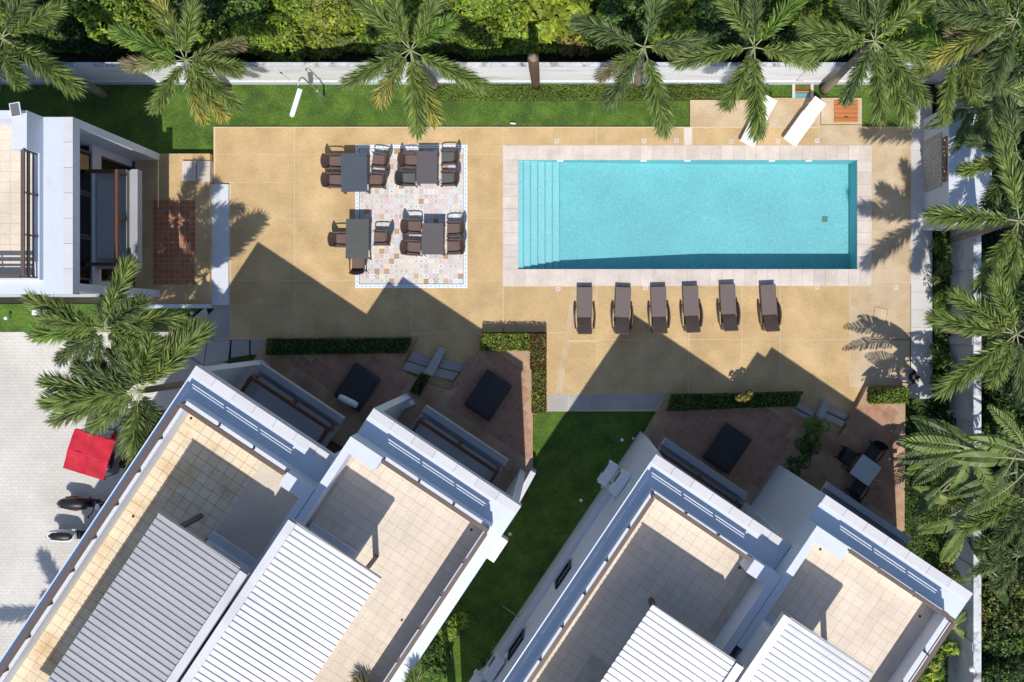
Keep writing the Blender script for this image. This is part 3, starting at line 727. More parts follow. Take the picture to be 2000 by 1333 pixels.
    for j in range(int((depth-1.5)/p)):
        for i in range(14):
            u = SP0-.004-(i+.5)*p; v = -1.12-(j+.5)*p
            if u-p/2 < .27: continue
            if shed and .3 < u < 2.0 and v < -4.6: continue
            if shed and u < 3.1 and v < -6.5: continue
            if tiles_skip and tiles_skip(u, v): continue
            if k < 295: link('roof_tile', me, t, (X(u), v, DZ+.012+random.uniform(-.001,.001)))
            else: far.box(X(u)-p/2+gap, X(u)+p/2-gap, v-p/2+gap, v+p/2-gap, DZ+.012, DZ+.032)
            k += 1
    if far.v: put('roof_tile_field', far, ROOFTILE_OLD if worn else ROOFTILE, t, kind='stuff')
    if worn:   # newer screed patch near the party wall
        b = MB(); bx(b, .27, 2.0, -4.2, -1.5, DZ+.012, DZ+.036); put('screed_patch', b, mat('screed', (.60,.52,.43), .85, .1, 1, .06, 14), t)
    for (a, v_) in ((.9 if not worn else 4.7, -1.55), (4.75 if not worn else 1.1, -1.55), (4.5, -5.2)):
        put('roof_drain', MB().tube([(X(a), v_, DZ+.03), (X(a), v_, DZ+.042)], .045, 10), BLACK, t)
    if shed:
        sh = empty('stair_house', (0,0,0)); sh.parent = t
        z0, z1 = DZ, DZ+2.88
        b = MB(); bx(b, .24, .40, d+.2, -4.4, z0, z1); bx(b, 2.04-.14, 2.04, d+.2, -4.55, z0, z1); bx(b, .40, 2.04, -4.55, -4.4, z0, z0+.5); bx(b, .40, 2.04, -4.55, -4.4, z0+1.9, z1)
        bx(b, .40, .75, -4.55, -4.4, z0+.5, z0+1.9); bx(b, 1.75, 2.04, -4.55, -4.4, z0+.5, z0+1.9)
        put('shed_wall', b, FEAT, sh)
        b = MB(); bx(b, .75, 1.75, -4.5, -4.46, z0+.5, z0+1.9); put('shed_window', b, GLASS, sh)
        b = MB(); bx(b, .75, 1.75, -4.7, -4.6, z0+.4, z0+2); put('shed_interior', b, ROOM, sh)
        b = MB(); bx(b, .38, 2.1, -4.40, -4.15, z0, z0+.22); put('shed_kerb', b, FEAT, sh)
        bx(b := MB(), 2.62, 2.76, -4.05, -3.91, z0, z1-.02); put('shed_post', b, BROWN, sh)
        bx(b := MB(), 2.9, 3.02, -9.2, -9.08, z0, z1-.02); put('shed_post', b, BROWN, sh)
        # ribbed sheets laid across, each one a panel
        zt = DZ+3.03; u0, u1, va, pw = .30, 3.22, -3.60, .20
        m = shed_m; sl = .10
        bpan = MB()
        zl, zr = zt+.03, zt-sl
        xa, xb_ = X(u0), X(u1)
        prof = [(-pw/2+.004, 0), (-pw/2+.02, .045), (-pw/2+.045, .045), (-pw/2+.06, 0), (pw/2, 0)]
        vs = []
        for (x, z) in ((xa, zl-zt), (xb_, zr-zt)):
            for (y, h) in prof: vs.append((x, y, z+h))
            for (y, h) in prof: vs.append((x, y, z+h-.012))
        fs = []
        for i in range(4):
            fs.append((i, i+1, 11+i, 10+i)); fs.append((5+i, 15+i, 16+i, 6+i))
        fs.append((0, 10, 15, 5)); fs.append((4, 9, 19, 14))
        bpan.add(vs, fs); mp = bpan.mesh('roof_sheet', m)
        for i in range(int((depth+va)/pw)):
            link('roof_sheet', mp, sh, (0, va-(i+.5)*pw, zt))
        b = MB(); bx(b, u0-.26, u0-.005, d+.15, va+.02, zt-.18, zt+.12); put('roof_gutter', b, shed_m if shed_m is METAL_W else METAL_W, sh)
        b = MB(); bx(b, u0-.26, u1, va+.022, va+.05, zt-.16, zt+.02); put('fascia', b, METAL_G, sh)
        b = MB(); bx(b, u0, u1, d+.2, va, z1, z1+.03); put('ceiling', b, ROOM, sh)
    return t
vB1 = villa('villa', oB1, TH1, True, 'white villa with a weathered tiled roof terrace and grey ribbed stair roof beside the driveway', True, shed_m=METAL_G, WD=5.44)
vB2 = villa('villa', oB2, TH1, False, 'white villa with pale roof terrace and bright ribbed stair roof left of the middle lawn', False)
vB3 = villa('villa', oB3, TH2, True, 'white villa with two outdoor units on the wall right of the middle lawn', False, WD=5.20)
vB4 = villa('villa', oB4, TH2, False, 'white villa at the lower right beside the stained boundary wall', False)
oLB = (-15.541, 6.579)
vLB = villa('villa', oLB, PI/2, False, 'white villa at the left edge facing the pool with a brown framed balcony', False, depth=10, shed=False, low_rail=True)

# air conditioners on brackets
def aircon(loc, rz, label, seam=True):
    t = empty('air_conditioner', loc, rz, label, 'air conditioner', 'outdoor air conditioner units on the villa walls')
    b = MB().box(-.42, .42, -.16, .16, 0, .56); put('casing', b, ACW, t)
    put('grille', MB().tube([(-.12,-.162,.29),(-.12,-.18,.29)], .22, 14), ACD, t)
    put('top_lid', MB().box(-.44,.44,-.175,.175,.56,.58), ACW, t)
    for s_ in (-.3, .3): put('bracket', MB().bar((s_, .0, -.03), (s_, .42, -.03), .04, .04).bar((s_, 0, -.03), (s_, .40, -.4), .03, .03), STEEL, t)
    put('pipe', MB().tube([(.40,.1,.2),(.56,.12,.15),(.56,.3,-.2),(.5,.4,-.8)], .025, 6), ACW, t)
    return t
def on_villa(o, th, u, v, z): x, y = villa_px(o, th, u, v); return (x, y, z)
def acp(px, py, h): return G(px, py, h)
aircon(acp(972,1066,4.4), -TH1-PI/2+PI, 'sunlit air conditioner on the right wall of the villa left of the middle lawn')
aircon(acp(1186,922,3.0), -TH2+PI/2+PI, 'outer of the paired air conditioners near the upper corner of the right villa')
aircon(acp(1209,940,4.4), -TH2+PI/2+PI, 'inner of the paired air conditioners near the upper corner of the right villa')
aircon(acp(966,1298,4.4), -TH2+PI/2+PI, 'lone air conditioner low on the shaded wall below the wall windows')
aircon(acp(924,1330,3.0), -TH2+PI/2+PI, 'air conditioner cut by the bottom edge of the photo')
# narrow windows and ledge on the shaded wall of the third villa
for (px, py, h_, lb) in ((1107,1126,4.6,0),(1019,1265,4.6,0)):
    x, y, _ = G(px, py, h_)
    w = empty('window', (0,0,0)); w.parent = vB3
    # local coordinates on the u=WD side wall (mirrored): x just outside 0
    c_, s_ = math.cos(TH2), math.sin(TH2); dx, dy = x-oB3[0], y-oB3[1]; v = dx*s_+dy*c_
    put('window_frame', MB().box(.02,.10,v-.45,v-.39,4.2,5.2).box(.02,.10,v+.39,v+.45,4.2,5.2).box(.02,.10,v-.39,v+.39,4.2,4.26).box(.02,.10,v-.39,v+.39,5.14,5.2), BLACK, w)
    put('pane', MB().box(.06,.075,v-.39,v+.39,4.26,5.14), GLASS, w); put('window_sill', MB().box(-.08,.095,v-.55,v+.55,4.1,4.2), WHITE, w)
put('wall_ledge', MB().box(-.10,.095,-11.5,-1.8,3.2,3.35), WHITE, vB3)

# low walls at the patios
def lowwall(pts, z0, z1, w, label, m=FEAT):
    a, b_ = Vector(G(*pts[0])), Vector(G(*pts[1])); mid = (z0+z1)/2
    return thing_mesh('patio_wall', MB().bar((a.x, a.y, mid), (b_.x, b_.y, mid), w, z1-z0), m, label, 'wall')
lowwall(((420,742),(533,716)), -.2, 1.75, .22, 'grey patio wall running left from the corner of the first left patio')
lowwall(((745,815),(812,782)), -.2, 1.5, .22, 'short grey wall between the two left patios at the villa corner')
lowwall(((1010,975),(1043,915)), -.2, 1.0, .22, 'short grey wall where the tan patio point meets the lawn')
lowwall(((1253,855),(1300,930)), -.2, 1.1, .22, 'shaded grey wall at the left corner of the right patios')
lowwall(((270,599),(416,599)), -.2, .62, .14, 'low pale wall along the bottom edge of the left villa patio', WHITE)
# satellite-dish like receiver on the left villa roof corner, post lantern shadow caster
x, y, z = G(30, 215, L+1.3)
t = empty('security_panel', (x, y, L+.85), R(10), 'small framed panel standing on the top corner of the left villa', 'panel')
put('panel_frame', MB().box(-.16,.16,-.22,.22,.42,.46), LAMPW, t); put('panel_face', MB().box(-.13,.13,-.19,.19,.462,.475), mat('panel_grey', (.16,.15,.16), .4), t); put('stand', MB().tube([(0,0,0),(0,0,.42)], .03, 8), STEEL, t)
# ------------------------------------------------------------------ furniture
def table(px0_, py0_, px1_, py1_, m, rot, label):
    x0, y0, _ = G(px0_, py1_, .725); x1, y1, _ = G(px1_, py0_, .725)
    w, h = (x1-x0)/2, (y1-y0)/2
    t = empty('dining_table', ((x0+x1)/2, (y0+y1)/2, .012), rot, label, 'table', 'rattan dining tables on the patterned tiles')
    put('table_top', MB().box(-w, w, -h, h, .69, .725), m, t)
    put('apron', MB().box(-w+.03,w-.03,-h+.03,-h+.05,.55,.69).box(-w+.03,w-.03,h-.05,h-.03,.55,.69).box(-w+.03,-w+.05,-h+.05,h-.05,.55,.69).box(w-.05,w-.03,-h+.05,h-.05,.55,.69), RATTAN, t)
    for sx in (-1, 1):
        for sy in (-1, 1): put('leg', MB().bar((sx*(w-.05), sy*(h-.05), .69), (sx*(w-.03), sy*(h-.03), 0), .06, .06), RATTAN, t)
    return t
table(666,300,717,375, TT1, R(.8), 'slate topped dining table, upper left of the four')
table(813.5,296,854,359, TT2, R(-.5), 'brown topped dining table, upper right of the four')
table(675.5,428,720,505.5, TT3, R(-.8), 'grey dining table half off the tiles with a chair at its lower end')
table(824,436.5,866,497.5, TT2, R(-.6), 'brown dining table, lower right of the four')

def make_chair(frame, cush):
    t = empty('dining_chair', (0,0,0)); w = .27
    put('seat', MB().box(-.24,.27,-w+.03,w-.03,.33,.41), frame, t)
    put('cushion', MB().box(-.19,.27,-.215,.215,.41,.47), cush, t)
    def fn(a, b_):
        y = (a-.5)*2*.265; z = .33+b_*.53; bow = .07*(1-(2*a-1)**2)
        return (-.22-.17*b_-bow*b_, y*(1+.06*b_), z - .03*(2*a-1)**2*b_), (1, 0, .3)
    put('backrest', MB().slab(fn, 8, 5, .035), frame, t, smooth=False)
    for s_ in (-1, 1):
        ar = empty('armrest', (0,0,0)); ar.parent = t
        put('arm_top', MB().tube([(-.30,s_*w,.66),(-.05,s_*(w+.012),.655),(.18,s_*(w+.01),.64),(.27,s_*w,.58)], [.028,.03,.03,.026], 8, flat=.7), frame, ar)
        put('front_post', MB().tube([(.27,s_*w,.60),(.285,s_*w,.35),(.29,s_*w,0)], [.022,.02,.018], 8), frame, ar)
        put('leg', MB().bar((-.23,s_*(w-.03),.4), (-.29,s_*(w-.03),0), .04, .04), frame, t)
    return t
ch1 = reg(make_chair(RATTAN, CUSH)); ch2 = reg(make_chair(RATTAN_D, CUSH_G))
chairs = [(654.5,317,0,0,'upper brown chair left of the slate topped table'), (654.5,353.5,0,0,'lower brown chair left of the slate topped table'),
 (741,314.5,188-16,0,'slightly turned brown chair at the upper right of the slate topped table'), (736,353.5,183-6,0,'brown chair at the lower right of the slate topped table'),
 (803,315,0,0,'brown chair at the upper left of the upper right brown table'), (797.5,350,0,1,'all grey rattan chair at the lower left of the upper right brown table'),
 (876,309,180,2,'upper chair with a grey cushion right of the upper right brown table'), (876,350,180,2,'lower chair with a grey cushion right of the upper right brown table'),
 (668,469,0,0,'brown chair off the tiles, left of the grey table'), (744,465.5,178,0,'brown chair alone on the right side of the grey table'),
 (699.5,515,90,0,'brown chair at the lower end of the grey table, turned towards the pool house'), (808.5,444,0,0,'upper brown chair left of the lower right table'),
 (807.5,485,-2,0,'lower brown chair left of the lower right table'), (887,448.5,180,0,'upper brown chair right of the lower right table'), (887,483,180,0,'lower brown chair right of the lower right table')]
ch3 = make_chair(RATTAN, CUSH_G); reg(ch3)
for i, (px, py, a, k, lb) in enumerate(chairs):
    src = (ch1, ch2, ch3)[k]
    if i == 0 or k == 1 or (k == 2 and lb.startswith('upper')): o = src
    else: o = copy_tree(src)
    p = G(px, py, .45); o.location = (p[0], p[1], .012); o.rotation_euler = (0, 0, R(a))
    tag(o, lb, 'chair', 'rattan armchairs round the dining tables')

def make_lounger(frame, pad, white=False, back=38):
    """length along -Y: foot end at y=+1, head at y=-1"""
    t = empty('sun_lounger', (0,0,0)); w = .30
    hy = -.17 if not white else -.30
    put('bed_base', MB().box(-w, w, hy, 1.0, .20, .30), frame, t)
    n = 9
    for i in range(n):
        y0 = hy + (1.0-hy)*i/n
    put('mattress', MB().box(-w+.012, w-.012, hy, .99, .30, .335 if not white else .36), pad, t)
    ln = .80 if not white else .72; c, s_ = math.cos(R(back)), math.sin(R(back))
    hw = w-.035
    def fn(a, b_): return ((a-.5)*2*hw, hy-.01-b_*ln*c, .31+b_*ln*s_ + .015*math.sin(PI*b_)), (0, s_, c)
    put('backrest', MB().slab(fn, 4, 6, .05), pad if white else frame, t)
    put('back_strut', MB().bar((-.2,hy-.5,.20),(-.2,hy-.45,.5),.03,.03).bar((.2,hy-.5,.20),(.2,hy-.45,.5),.03,.03), frame, t)
    if not white:
        put('rear_frame', MB().box(-w+.03,w-.03,-.78,hy,.20,.25), frame, t)
        for s in (-1, 1):
            def fa(a, b_, s=s):
                q = a; hgt = .30+.24*math.sin(PI*q)**.6
                return (s*(w+.035+.04*math.sin(PI*q)+.03*b_), .30-q*.92, .16+(hgt-.16)*b_), (s, 0, .4)
            put('armrest', MB().slab(fa, 8, 2, .045), frame, t)
    for sx in (-1, 1):
        for y in (.85, -.72): put('leg', MB().box(sx*w-.03*(sx>0)*2, sx*w+.03*(sx<0)*2, y-.03, y+.03, 0, .20), frame, t)
    return t
LPAD = mat('lounger_weave', (.155,.118,.112), .55, .05, 2, .14, 60, stretch=(1,5,1), bump=.3, bscale=60)
lg = reg(make_lounger(RATTAN, LPAD))
lgs = [(1142,561,1142,650,'first brown rattan lounger from the left, beside the pale diagonal strip'), (1218,561,1214,651,'second brown rattan lounger, its head on the villa shadow tip'),
       (1286,560,1289,649,'third brown rattan lounger, its head at the edge of the villa shadow'), (1348.5,558,1353,647,'fourth brown rattan lounger from the left'),
       (1421,555,1426,643,'fifth brown rattan lounger, pushed a little closer to the pool'), (1500,556,1507,645,'sixth brown rattan lounger, rightmost of the row')]
for i, (xa, ya, xb, yb, lb) in enumerate(lgs):
    o = lg if i == 0 else copy_tree(lg)
    a = Vector(G(xa, ya, .33)); d_ = (Vector(G(xb, yb, .5))-a); d_.z = 0; d_.normalize()
    o.location = (a.x+d_.x*1.0, a.y+d_.y*1.0, .0); o.rotation_euler = (0, 0, math.atan2(d_.x, -d_.y))
    tag(o, lb, 'sun lounger', 'brown loungers along the pool')
wl = make_lounger(LAMPW, WCLOTH, True, 32); reg(wl)
for i, (xa, ya, xb, yb, lb) in enumerate([(1459,281,1506,191,'white sunbed left of the foot bath, partly under a palm frond'), (1542.5,278,1601,198,'white sunbed right of the foot bath, near the wooden hatch')]):
    o = wl if i == 0 else copy_tree(wl)
    a = Vector(G(xa, ya, .36)); b_ = Vector(G(xb, yb, .6)); d_ = b_-a; d_.z = 0; d_.normalize()
    o.location = (a.x+d_.x*1.0, a.y+d_.y*1.0, .0); o.rotation_euler = (0, 0, math.atan2(d_.x, -d_.y))
    tag(o, lb, 'sunbed', 'white sunbeds on the pale deck')

# charcoal daybeds on the shaded patios
def daybed(px, py, w, l, ang, label, bolster=False, z=.33):
    x, y, _ = G(px, py, .7)
    t = empty('daybed', (x, y, z), ang, label, 'daybed', 'charcoal daybeds on the villa patios')
    put('bed_base', MB().box(-w/2+.04, w/2-.04, -l/2+.04, l/2-.04, .05, .26), DARKW, t)
    def fn(a, b_):
        e = .03*(1-(2*a-1)**8)*(1-(2*b_-1)**8); return ((a-.5)*w, (b_-.5)*l, .30+e), (0,0,1)
    put('mattress', MB().slab(fn, 10, 14, .10), DARKF, t, smooth=True)
    for sx in (-1, 1):
        for sy in (-1, 1): put('leg', MB().box(sx*(w/2-.1)-.03, sx*(w/2-.1)+.03, sy*(l/2-.1)-.03, sy*(l/2-.1)+.03, 0, .05), DARKW, t)
    return t
daybed(697,757,1.17,1.52,-TH1,'charcoal daybed with a white bolster on the first left patio')
daybed(953,773,1.17,1.62,-TH1,'charcoal daybed on the patio nearest the red and green hedge')
daybed(1421,877,1.17,1.62,-TH2,'charcoal daybed on the patio below the long dark hedge')
x, y, z = G(680, 784, .8)
bo = MB(); pts = [(-.40,0,0),(-.38,0,0),(-.2,0,.01),(.2,0,.01),(.38,0,0),(.40,0,0)]
bo.tube(pts, [.05,.12,.14,.14,.12,.05], 14)
thing_mesh('bolster', bo, WCLOTH, 'white bolster cushion lying on the first charcoal daybed', 'cushion', smooth=True, loc=(x, y, .82), rot=(0,0,R(-26)))
# white table with dark chairs on the last patio
x, y, _ = G(1691, 919, 1.08)
t = empty('patio_table', (x, y, .33), R(-36), 'pale square table with three black chairs on the last patio', 'table')
put('table_top', MB().box(-.44,.44,-.44,.44,.70,.74), mat('pale_tabletop', (.46,.48,.50), .4), t)
for sx in (-1, 1):
    for sy in (-1, 1): put('leg', MB().box(sx*.38-.03,sx*.38+.03,sy*.38-.03,sy*.38+.03,0,.70), DARKW, t)
ch4 = reg(make_chair(DARKW, DARKF))
for i, (px, py, a, lb) in enumerate([(1655,893,-35,'black chair left of the pale square patio table'),(1707,883,-125,'black chair above the pale square patio table'),(1677,955,55,'black chair below the pale square patio table')]):
    o = ch4 if i == 0 else copy_tree(ch4); p = G(px, py, .8); o.location = (p[0], p[1], .33); o.rotation_euler = (0,0,R(a)); tag(o, lb, 'chair', 'black chairs at the pale patio table')
x, y, _ = G(1717, 941, 1.1)
thing_mesh('tap', MB().tube([(-.12,.05,0),(0,0,.02),(.14,-.02,0)], .022, 6).sphere((.15,-.02,0), .035), STEEL, 'small bright metal tap behind the pale patio table', 'tap', loc=(x, y, .80))
# round lantern on the wall point
x, y, _ = G(1747, 896, .6)
t = empty('wall_lantern', (x, y, .33), 0, 'small lantern on a pole at the sunlit patio edge by the lawn', 'lantern')
put('post', MB().tube([(0,0,0),(0,0,.4)], .04, 8), BLACK, t); put('head', MB().box(-.16,.2,-.07,.07,.4,.46), mat('lantern_brown', (.22,.16,.10), .5), t); put('globe', MB().sphere((-.24,0,.43), .05), LAMPW, t)

# ------------------------------------------------------------------ lamps
bx_, by_, _ = G(632, 190)
t = empty('street_lamp', (bx_, by_, -.1), 0, 'tall white garden lamp with a long flat head above the back lawn', 'lamp')
put('pole', MB().tube([(0,0,0),(.0,0,1.2),(0,0,3.2)], [.05,.035,.03], 8), STEEL, t)
h0 = Vector(G(592,159,3.3))-Vector((bx_, by_, 0)); h0.z = 3.3
put('arm', MB().tube([(0,0,3.1),(0,0,3.25),(-.06,-.03,3.38),(-.13,-.16,3.38),(-.17,-.30,3.34)], .028, 8), STEEL, t)
e0 = Vector(G(586,174,3.35)); e1 = Vector(G(570,226,3.3)); a = e0-Vector((bx_,by_,0)); c_ = e1-Vector((bx_,by_,0)); a.z = 3.42; c_.z = 3.38
put('lamp_head', MB().bar(a, c_, .17, .06), LAMPW, t)
put('head_tip', MB().bar(c_, c_+(c_-a).normalized()*.05, .13, .05), mat('tip_cream', (.75,.75,.68), .5), t)
put('connector', MB().sphere((0.0,0,1.2), .05), LAMPW, t)
bx_, by_, _ = G(571, 161)
t = empty('garden_spotlight', (bx_, by_, -.1), 0, 'slim post with a small white spotlight against the white wall', 'lamp')
put('pole', MB().tube([(0,0,0),(0,0,2.0)], .025, 8), STEEL, t); put('collar', MB().tube([(0,0,1.6),(0,0,1.8)], .045, 8), BLACK, t)
put('head', MB().sphere((-.06,.05,2.25), .09), LAMPW, t); put('neck', MB().tube([(0,0,2.0),(-.05,.04,2.22)], .02, 6), LAMPW, t)
globes = [(1215,860,'white globe light nearest the red brick patio corner'),(1135,978,'white globe light in the middle of the shaded lawn'),(996,1044,'white globe light beside the sunlit air conditioner'),(1237,857,'tiny white globe light at the white wall corner'),
          (10,622,'white cube light on the grass at the left edge'),(374,612,'white garden light on the dark strip by the path')]
for i, (px, py, lb) in enumerate(globes):
    x, y, _ = G(px, py, .3)
    t = empty('garden_light', (x, y, -.1), 0, lb, 'garden light', 'small white garden lights on the grass')
    put('globe', MB().sphere((0,0,.36), .07 if i != 3 else .045), LAMPW, t); put('stem', MB().tube([(0,0,0),(0,0,.3)], .02, 6), STEEL, t)
x, y, _ = G(1900, 1309, 2.8)
t = empty('wall_globe_lamp', (x, y, 2.56), 0, 'white globe lamp on the right boundary wall near the bottom', 'lamp'); put('globe', MB().sphere((0,0,.16), .11), LAMPW, t); put('base', MB().tube([(0,0,0),(0,0,.08)], .06, 8), STEEL, t)
# washing pole crossing the shaded lawn
a = Vector(G(981,1184,.9)); b_ = Vector(G(1014,1206,.9))
thing_mesh('wooden_pole', MB().tube([a, b_], .018, 6), STEEL, 'thin pale pole jutting over the shaded lawn from the wall', 'pole')

# ------------------------------------------------------------------ vehicles
x, y, _ = G(172, 889, 1.7)
t = empty('motor_tricycle', (x, y, -.08), R(-17), 'motor tricycle under a bright red canvas roof on the driveway', 'motor tricycle')
def fnr(a, b_):
    X_ = (a-.5)*1.60; Y_ = (b_-.5)*1.5
    return (X_, Y_, 1.78 - .10*abs(Y_) - .05*abs(X_)**2 + .020*math.cos(X_*9+Y_*2) + .014*math.sin(Y_*11+X_*5)), (0,0,1)
put('canopy', MB().slab(fnr, 22, 18, .03), REDP, t)
put('canopy_seam', MB().bar((-.80,0,1.772),(.80,0,1.772),.03,.02).bar((0,-.75,1.73),(0,.0,1.80),.02,.02).bar((0,0,1.80),(0,.75,1.73),.02,.02), mat('red_seam', (.38,.012,.03), .8), t)
for v_ in (-.765, .745): put('valance', MB().box(-.80,.80,v_,v_+.02,1.52,1.70), REDP, t)
for sx in (-.74, .74):
    for sy in (-.70, .70): put('roof_post', MB().tube([(sx,sy,.4),(sx,sy,1.68)], .02, 6), BLACK, t)
put('cart_body', MB().box(-.75,.75,-.68,.15,.32,.75), mat('cart_grey', (.18,.18,.19), .6), t)
put('bench', MB().box(-.6,.6,-.5,0,.75,.86), BLACK, t)
for sx in (-.82, .82): put('wheel', MB().tube([(sx-.05,-.2,.28),(sx+.05,-.2,.28)], .28, 16), RUBBER, t)
put('motorcycle_seat', MB().tube([(.35,.0,.78),(.35,.3,.80),(.35,.6,.74)], [.10,.15,.10], 10, flat=.5), BLACK, t)
put('fuel_tank', MB().sphere((.35,.72,.80), .15, .24, .14), REDM, t)
put('handlebar', MB().tube([(.0,.86,1.05),(.12,.96,1.0),(.35,1.0,.98),(.58,.96,1.0),(.70,.86,1.05)], .02, 6), BLACK, t)
put('headlight', MB().sphere((.35,1.12,.92), .10), ALU, t)
put('front_fork', MB().tube([(.30,1.0,.95),(.30,1.22,.3)], .025, 6).tube([(.40,1.0,.95),(.40,1.22,.3)], .025, 6), ALU, t)
put('front_wheel', MB().tube([(.31,1.22,.28),(.39,1.22,.28)], .28, 16), RUBBER, t)
for s_ in (-1, 1): put('mirror', MB().sphere((.35+s_*.30,.92,1.2), .06, .02, .05), BLACK, t)

def scooter(px, py, rz, body, label):
    """nose towards +X"""
    x, y, _ = G(px, py, .75)
    t = empty('scooter', (x, y, -.08), rz, label, 'scooter')
    put('tail_fairing', MB().tube([(-.98,0,.80),(-.85,0,.78),(-.55,0,.70),(-.15,0,.62),(.05,0,.5)], [.08,.19,.25,.25,.13], 14, flat=.6), body, t, smooth=True)
    put('seat', MB().tube([(-.86,0,.86),(-.72,0,.87),(-.40,0,.84),(-.10,0,.80),(.02,0,.78)], [.05,.13,.165,.14,.05], 14, flat=.5), BLACK, t, smooth=True)
    put('grab_rail', MB().tube([(-.55,.16,.84),(-.9,.14,.88),(-1.0,0,.88),(-.9,-.14,.88),(-.55,-.16,.84)], .018, 6), body, t)
    put('floorboard', MB().box(-.1,.42,-.16,.16,.28,.36), BLACK, t)
    put('leg_shield', MB().tube([(.38,0,.35),(.50,0,.62),(.52,0,.88)], [.20,.21,.12], 12, flat=.35), body, t, smooth=True)
    put('front_mudguard', MB().tube([(.42,0,.50),(.62,0,.60),(.86,0,.52)], [.06,.09,.05], 10, flat=.5), body, t, smooth=True)
    for xx in (-.62, .66): put('wheel', MB().tube([(xx,-.05,.26),(xx,.05,.26)], .26, 18).tube([(xx,-.055,.26),(xx,.055,.26)], .12, 12), RUBBER, t)
    put('handlebar', MB().tube([(.34,-.34,.98),(.44,-.2,1.0),(.48,0,.98),(.44,.2,1.0),(.34,.34,.98)], .022, 8), BLACK, t)
    put('headlight', MB().sphere((.58,0,.94), .09, .12, .08), LAMPW, t)
    for s_ in (-1, 1):
        m_ = put('mirror', MB().sphere((.38,s_*.36,1.20), .03, .07, .045).tube([(.40,s_*.25,1.0),(.38,s_*.34,1.17)], .01, 6), BLACK, t)
    put('tail_light', MB().sphere((-1.0,0,.74), .04, .09, .05), REDM, t)
    put('exhaust', MB().tube([(-.1,-.17,.25),(-.75,-.2,.32)], [.03,.06], 8), ALU, t)
    return t
scooter(163, 987, R(-4), BLACKM, 'black scooter with red side panels, half under the villa roof edge')
o_ = bpy.data.objects
sc1 = [x for x in bpy.data.objects if x.name.startswith('scooter')][0]
put('side_panel', MB().tube([(-.8,-.22,.66),(-.4,-.255,.60),(0,-.18,.52)], [.02,.05,.03], 8), REDM, sc1); put('side_panel', MB().tube([(-.8,.22,.66),(-.4,.255,.60),(0,.18,.52)], [.02,.05,.03], 8), REDM, sc1)
put('front_panel', MB().tube([(.36,0,.6),(.50,0,.9)], [.14,.10], 10, flat=.4), REDM, sc1)
scooter(139, 1050, R(-4), WHITEM, 'white scooter with a dark seat, nearest the bottom left')

# ------------------------------------------------------------------ person
def skin_mesh(name, pts, edges, radii, m, parent, lvl=1):
    me = bpy.data.meshes.new(name); me.from_pydata(pts, edges, []); me.materials.append(m)
    o = link(name, me, parent); sk = o.modifiers.new('skin', 'SKIN'); sk.use_smooth_shade = True
    for i, r_ in enumerate(radii):
        v = me.skin_vertices[0].data[i]; v.radius = r_ if hasattr(r_, '__len__') else (r_, r_); v.use_root = (i == 0)
    sb = o.modifiers.new('sub', 'SUBSURF'); sb.levels = lvl; sb.render_levels = lvl
    return o
x, y, _ = G(1762, 733)
t = empty('person', (x, y, 0), R(180), 'person with long black hair in a black top walking on the shaded walkway', 'person')
# faces -X of the photo (local +X = walking direction, towards the hedge)
J = [(0,0,.92),(.0,0,1.10),(.02,0,1.30),(.02,0,1.42),(.03,0,1.52),(.04,0,1.62),
     (0,.09,.90),(.20,.10,.50),(.10,.10,.10),(.24,.10,.05),
     (0,-.09,.90),(-.05,-.10,.50),(-.26,-.10,.14),(-.14,-.10,.06),
     (.01,.19,1.38),(.02,.26,1.12),(.20,.24,.94),(.27,.23,.90),
     (.01,-.19,1.38),(-.06,-.25,1.12),(.06,-.24,.90),(.10,-.24,.84)]
E_ = [(0,1),(1,2),(2,3),(3,4),(4,5),(0,6),(6,7),(7,8),(8,9),(0,10),(10,11),(11,12),(12,13),(2,14),(14,15),(15,16),(16,17),(2,18),(18,19),(19,20),(20,21)]
RD = [(.13,.15),(.11,.13),(.12,.15),(.07,.07),(.055,.055),(.075,.075), .085,.06,.042,.04, .085,.06,.042,.04, .06,.042,.032,.028, .06,.042,.032,.028]
skin_mesh('body', J, E_, RD, SKIN, t)
put('head', MB().sphere((.045,0,1.64), .088, .076, .115, 16, 12), SKIN, t, smooth=True)
put('nose', MB().sphere((.135,0,1.63), .016, .012, .02, 6, 4), SKIN, t)
put('hair', MB().sphere((.015,0,1.665), .102, .093, .115, 16, 12).tube([(-.05,0,1.66),(-.09,0,1.52),(-.11,0,1.30)], [.085,.095,.05], 12, flat=.6), HAIR, t, smooth=True)
skin_mesh('shirt', [(0,0,.98),(.0,0,1.12),(.02,0,1.30),(.02,0,1.42),(.01,.19,1.385),(.02,.24,1.22),(.01,-.19,1.385),(-.03,-.235,1.22)], [(0,1),(1,2),(2,3),(2,4),(4,5),(2,6),(6,7)], [(.15,.17),(.13,.15),(.14,.17),.085,.075,.06,.075,.06], SHIRT, t)
skin_mesh('trousers', [(0,0,.95),(0,.09,.88),(.20,.10,.50),(.10,.10,.16),(0,-.09,.88),(-.05,-.10,.50),(-.25,-.10,.20)], [(0,1),(1,2),(2,3),(0,4),(4,5),(5,6)], [(.15,.17),.10,.075,.06,.10,.075,.06], TROUS, t)
for (cx, cy, cz) in ((.20,.10,.04),(-.18,-.10,.05)): put('shoe', MB().sphere((cx,cy,cz), .14, .05, .05, 12, 8), SHOE, t, smooth=True)
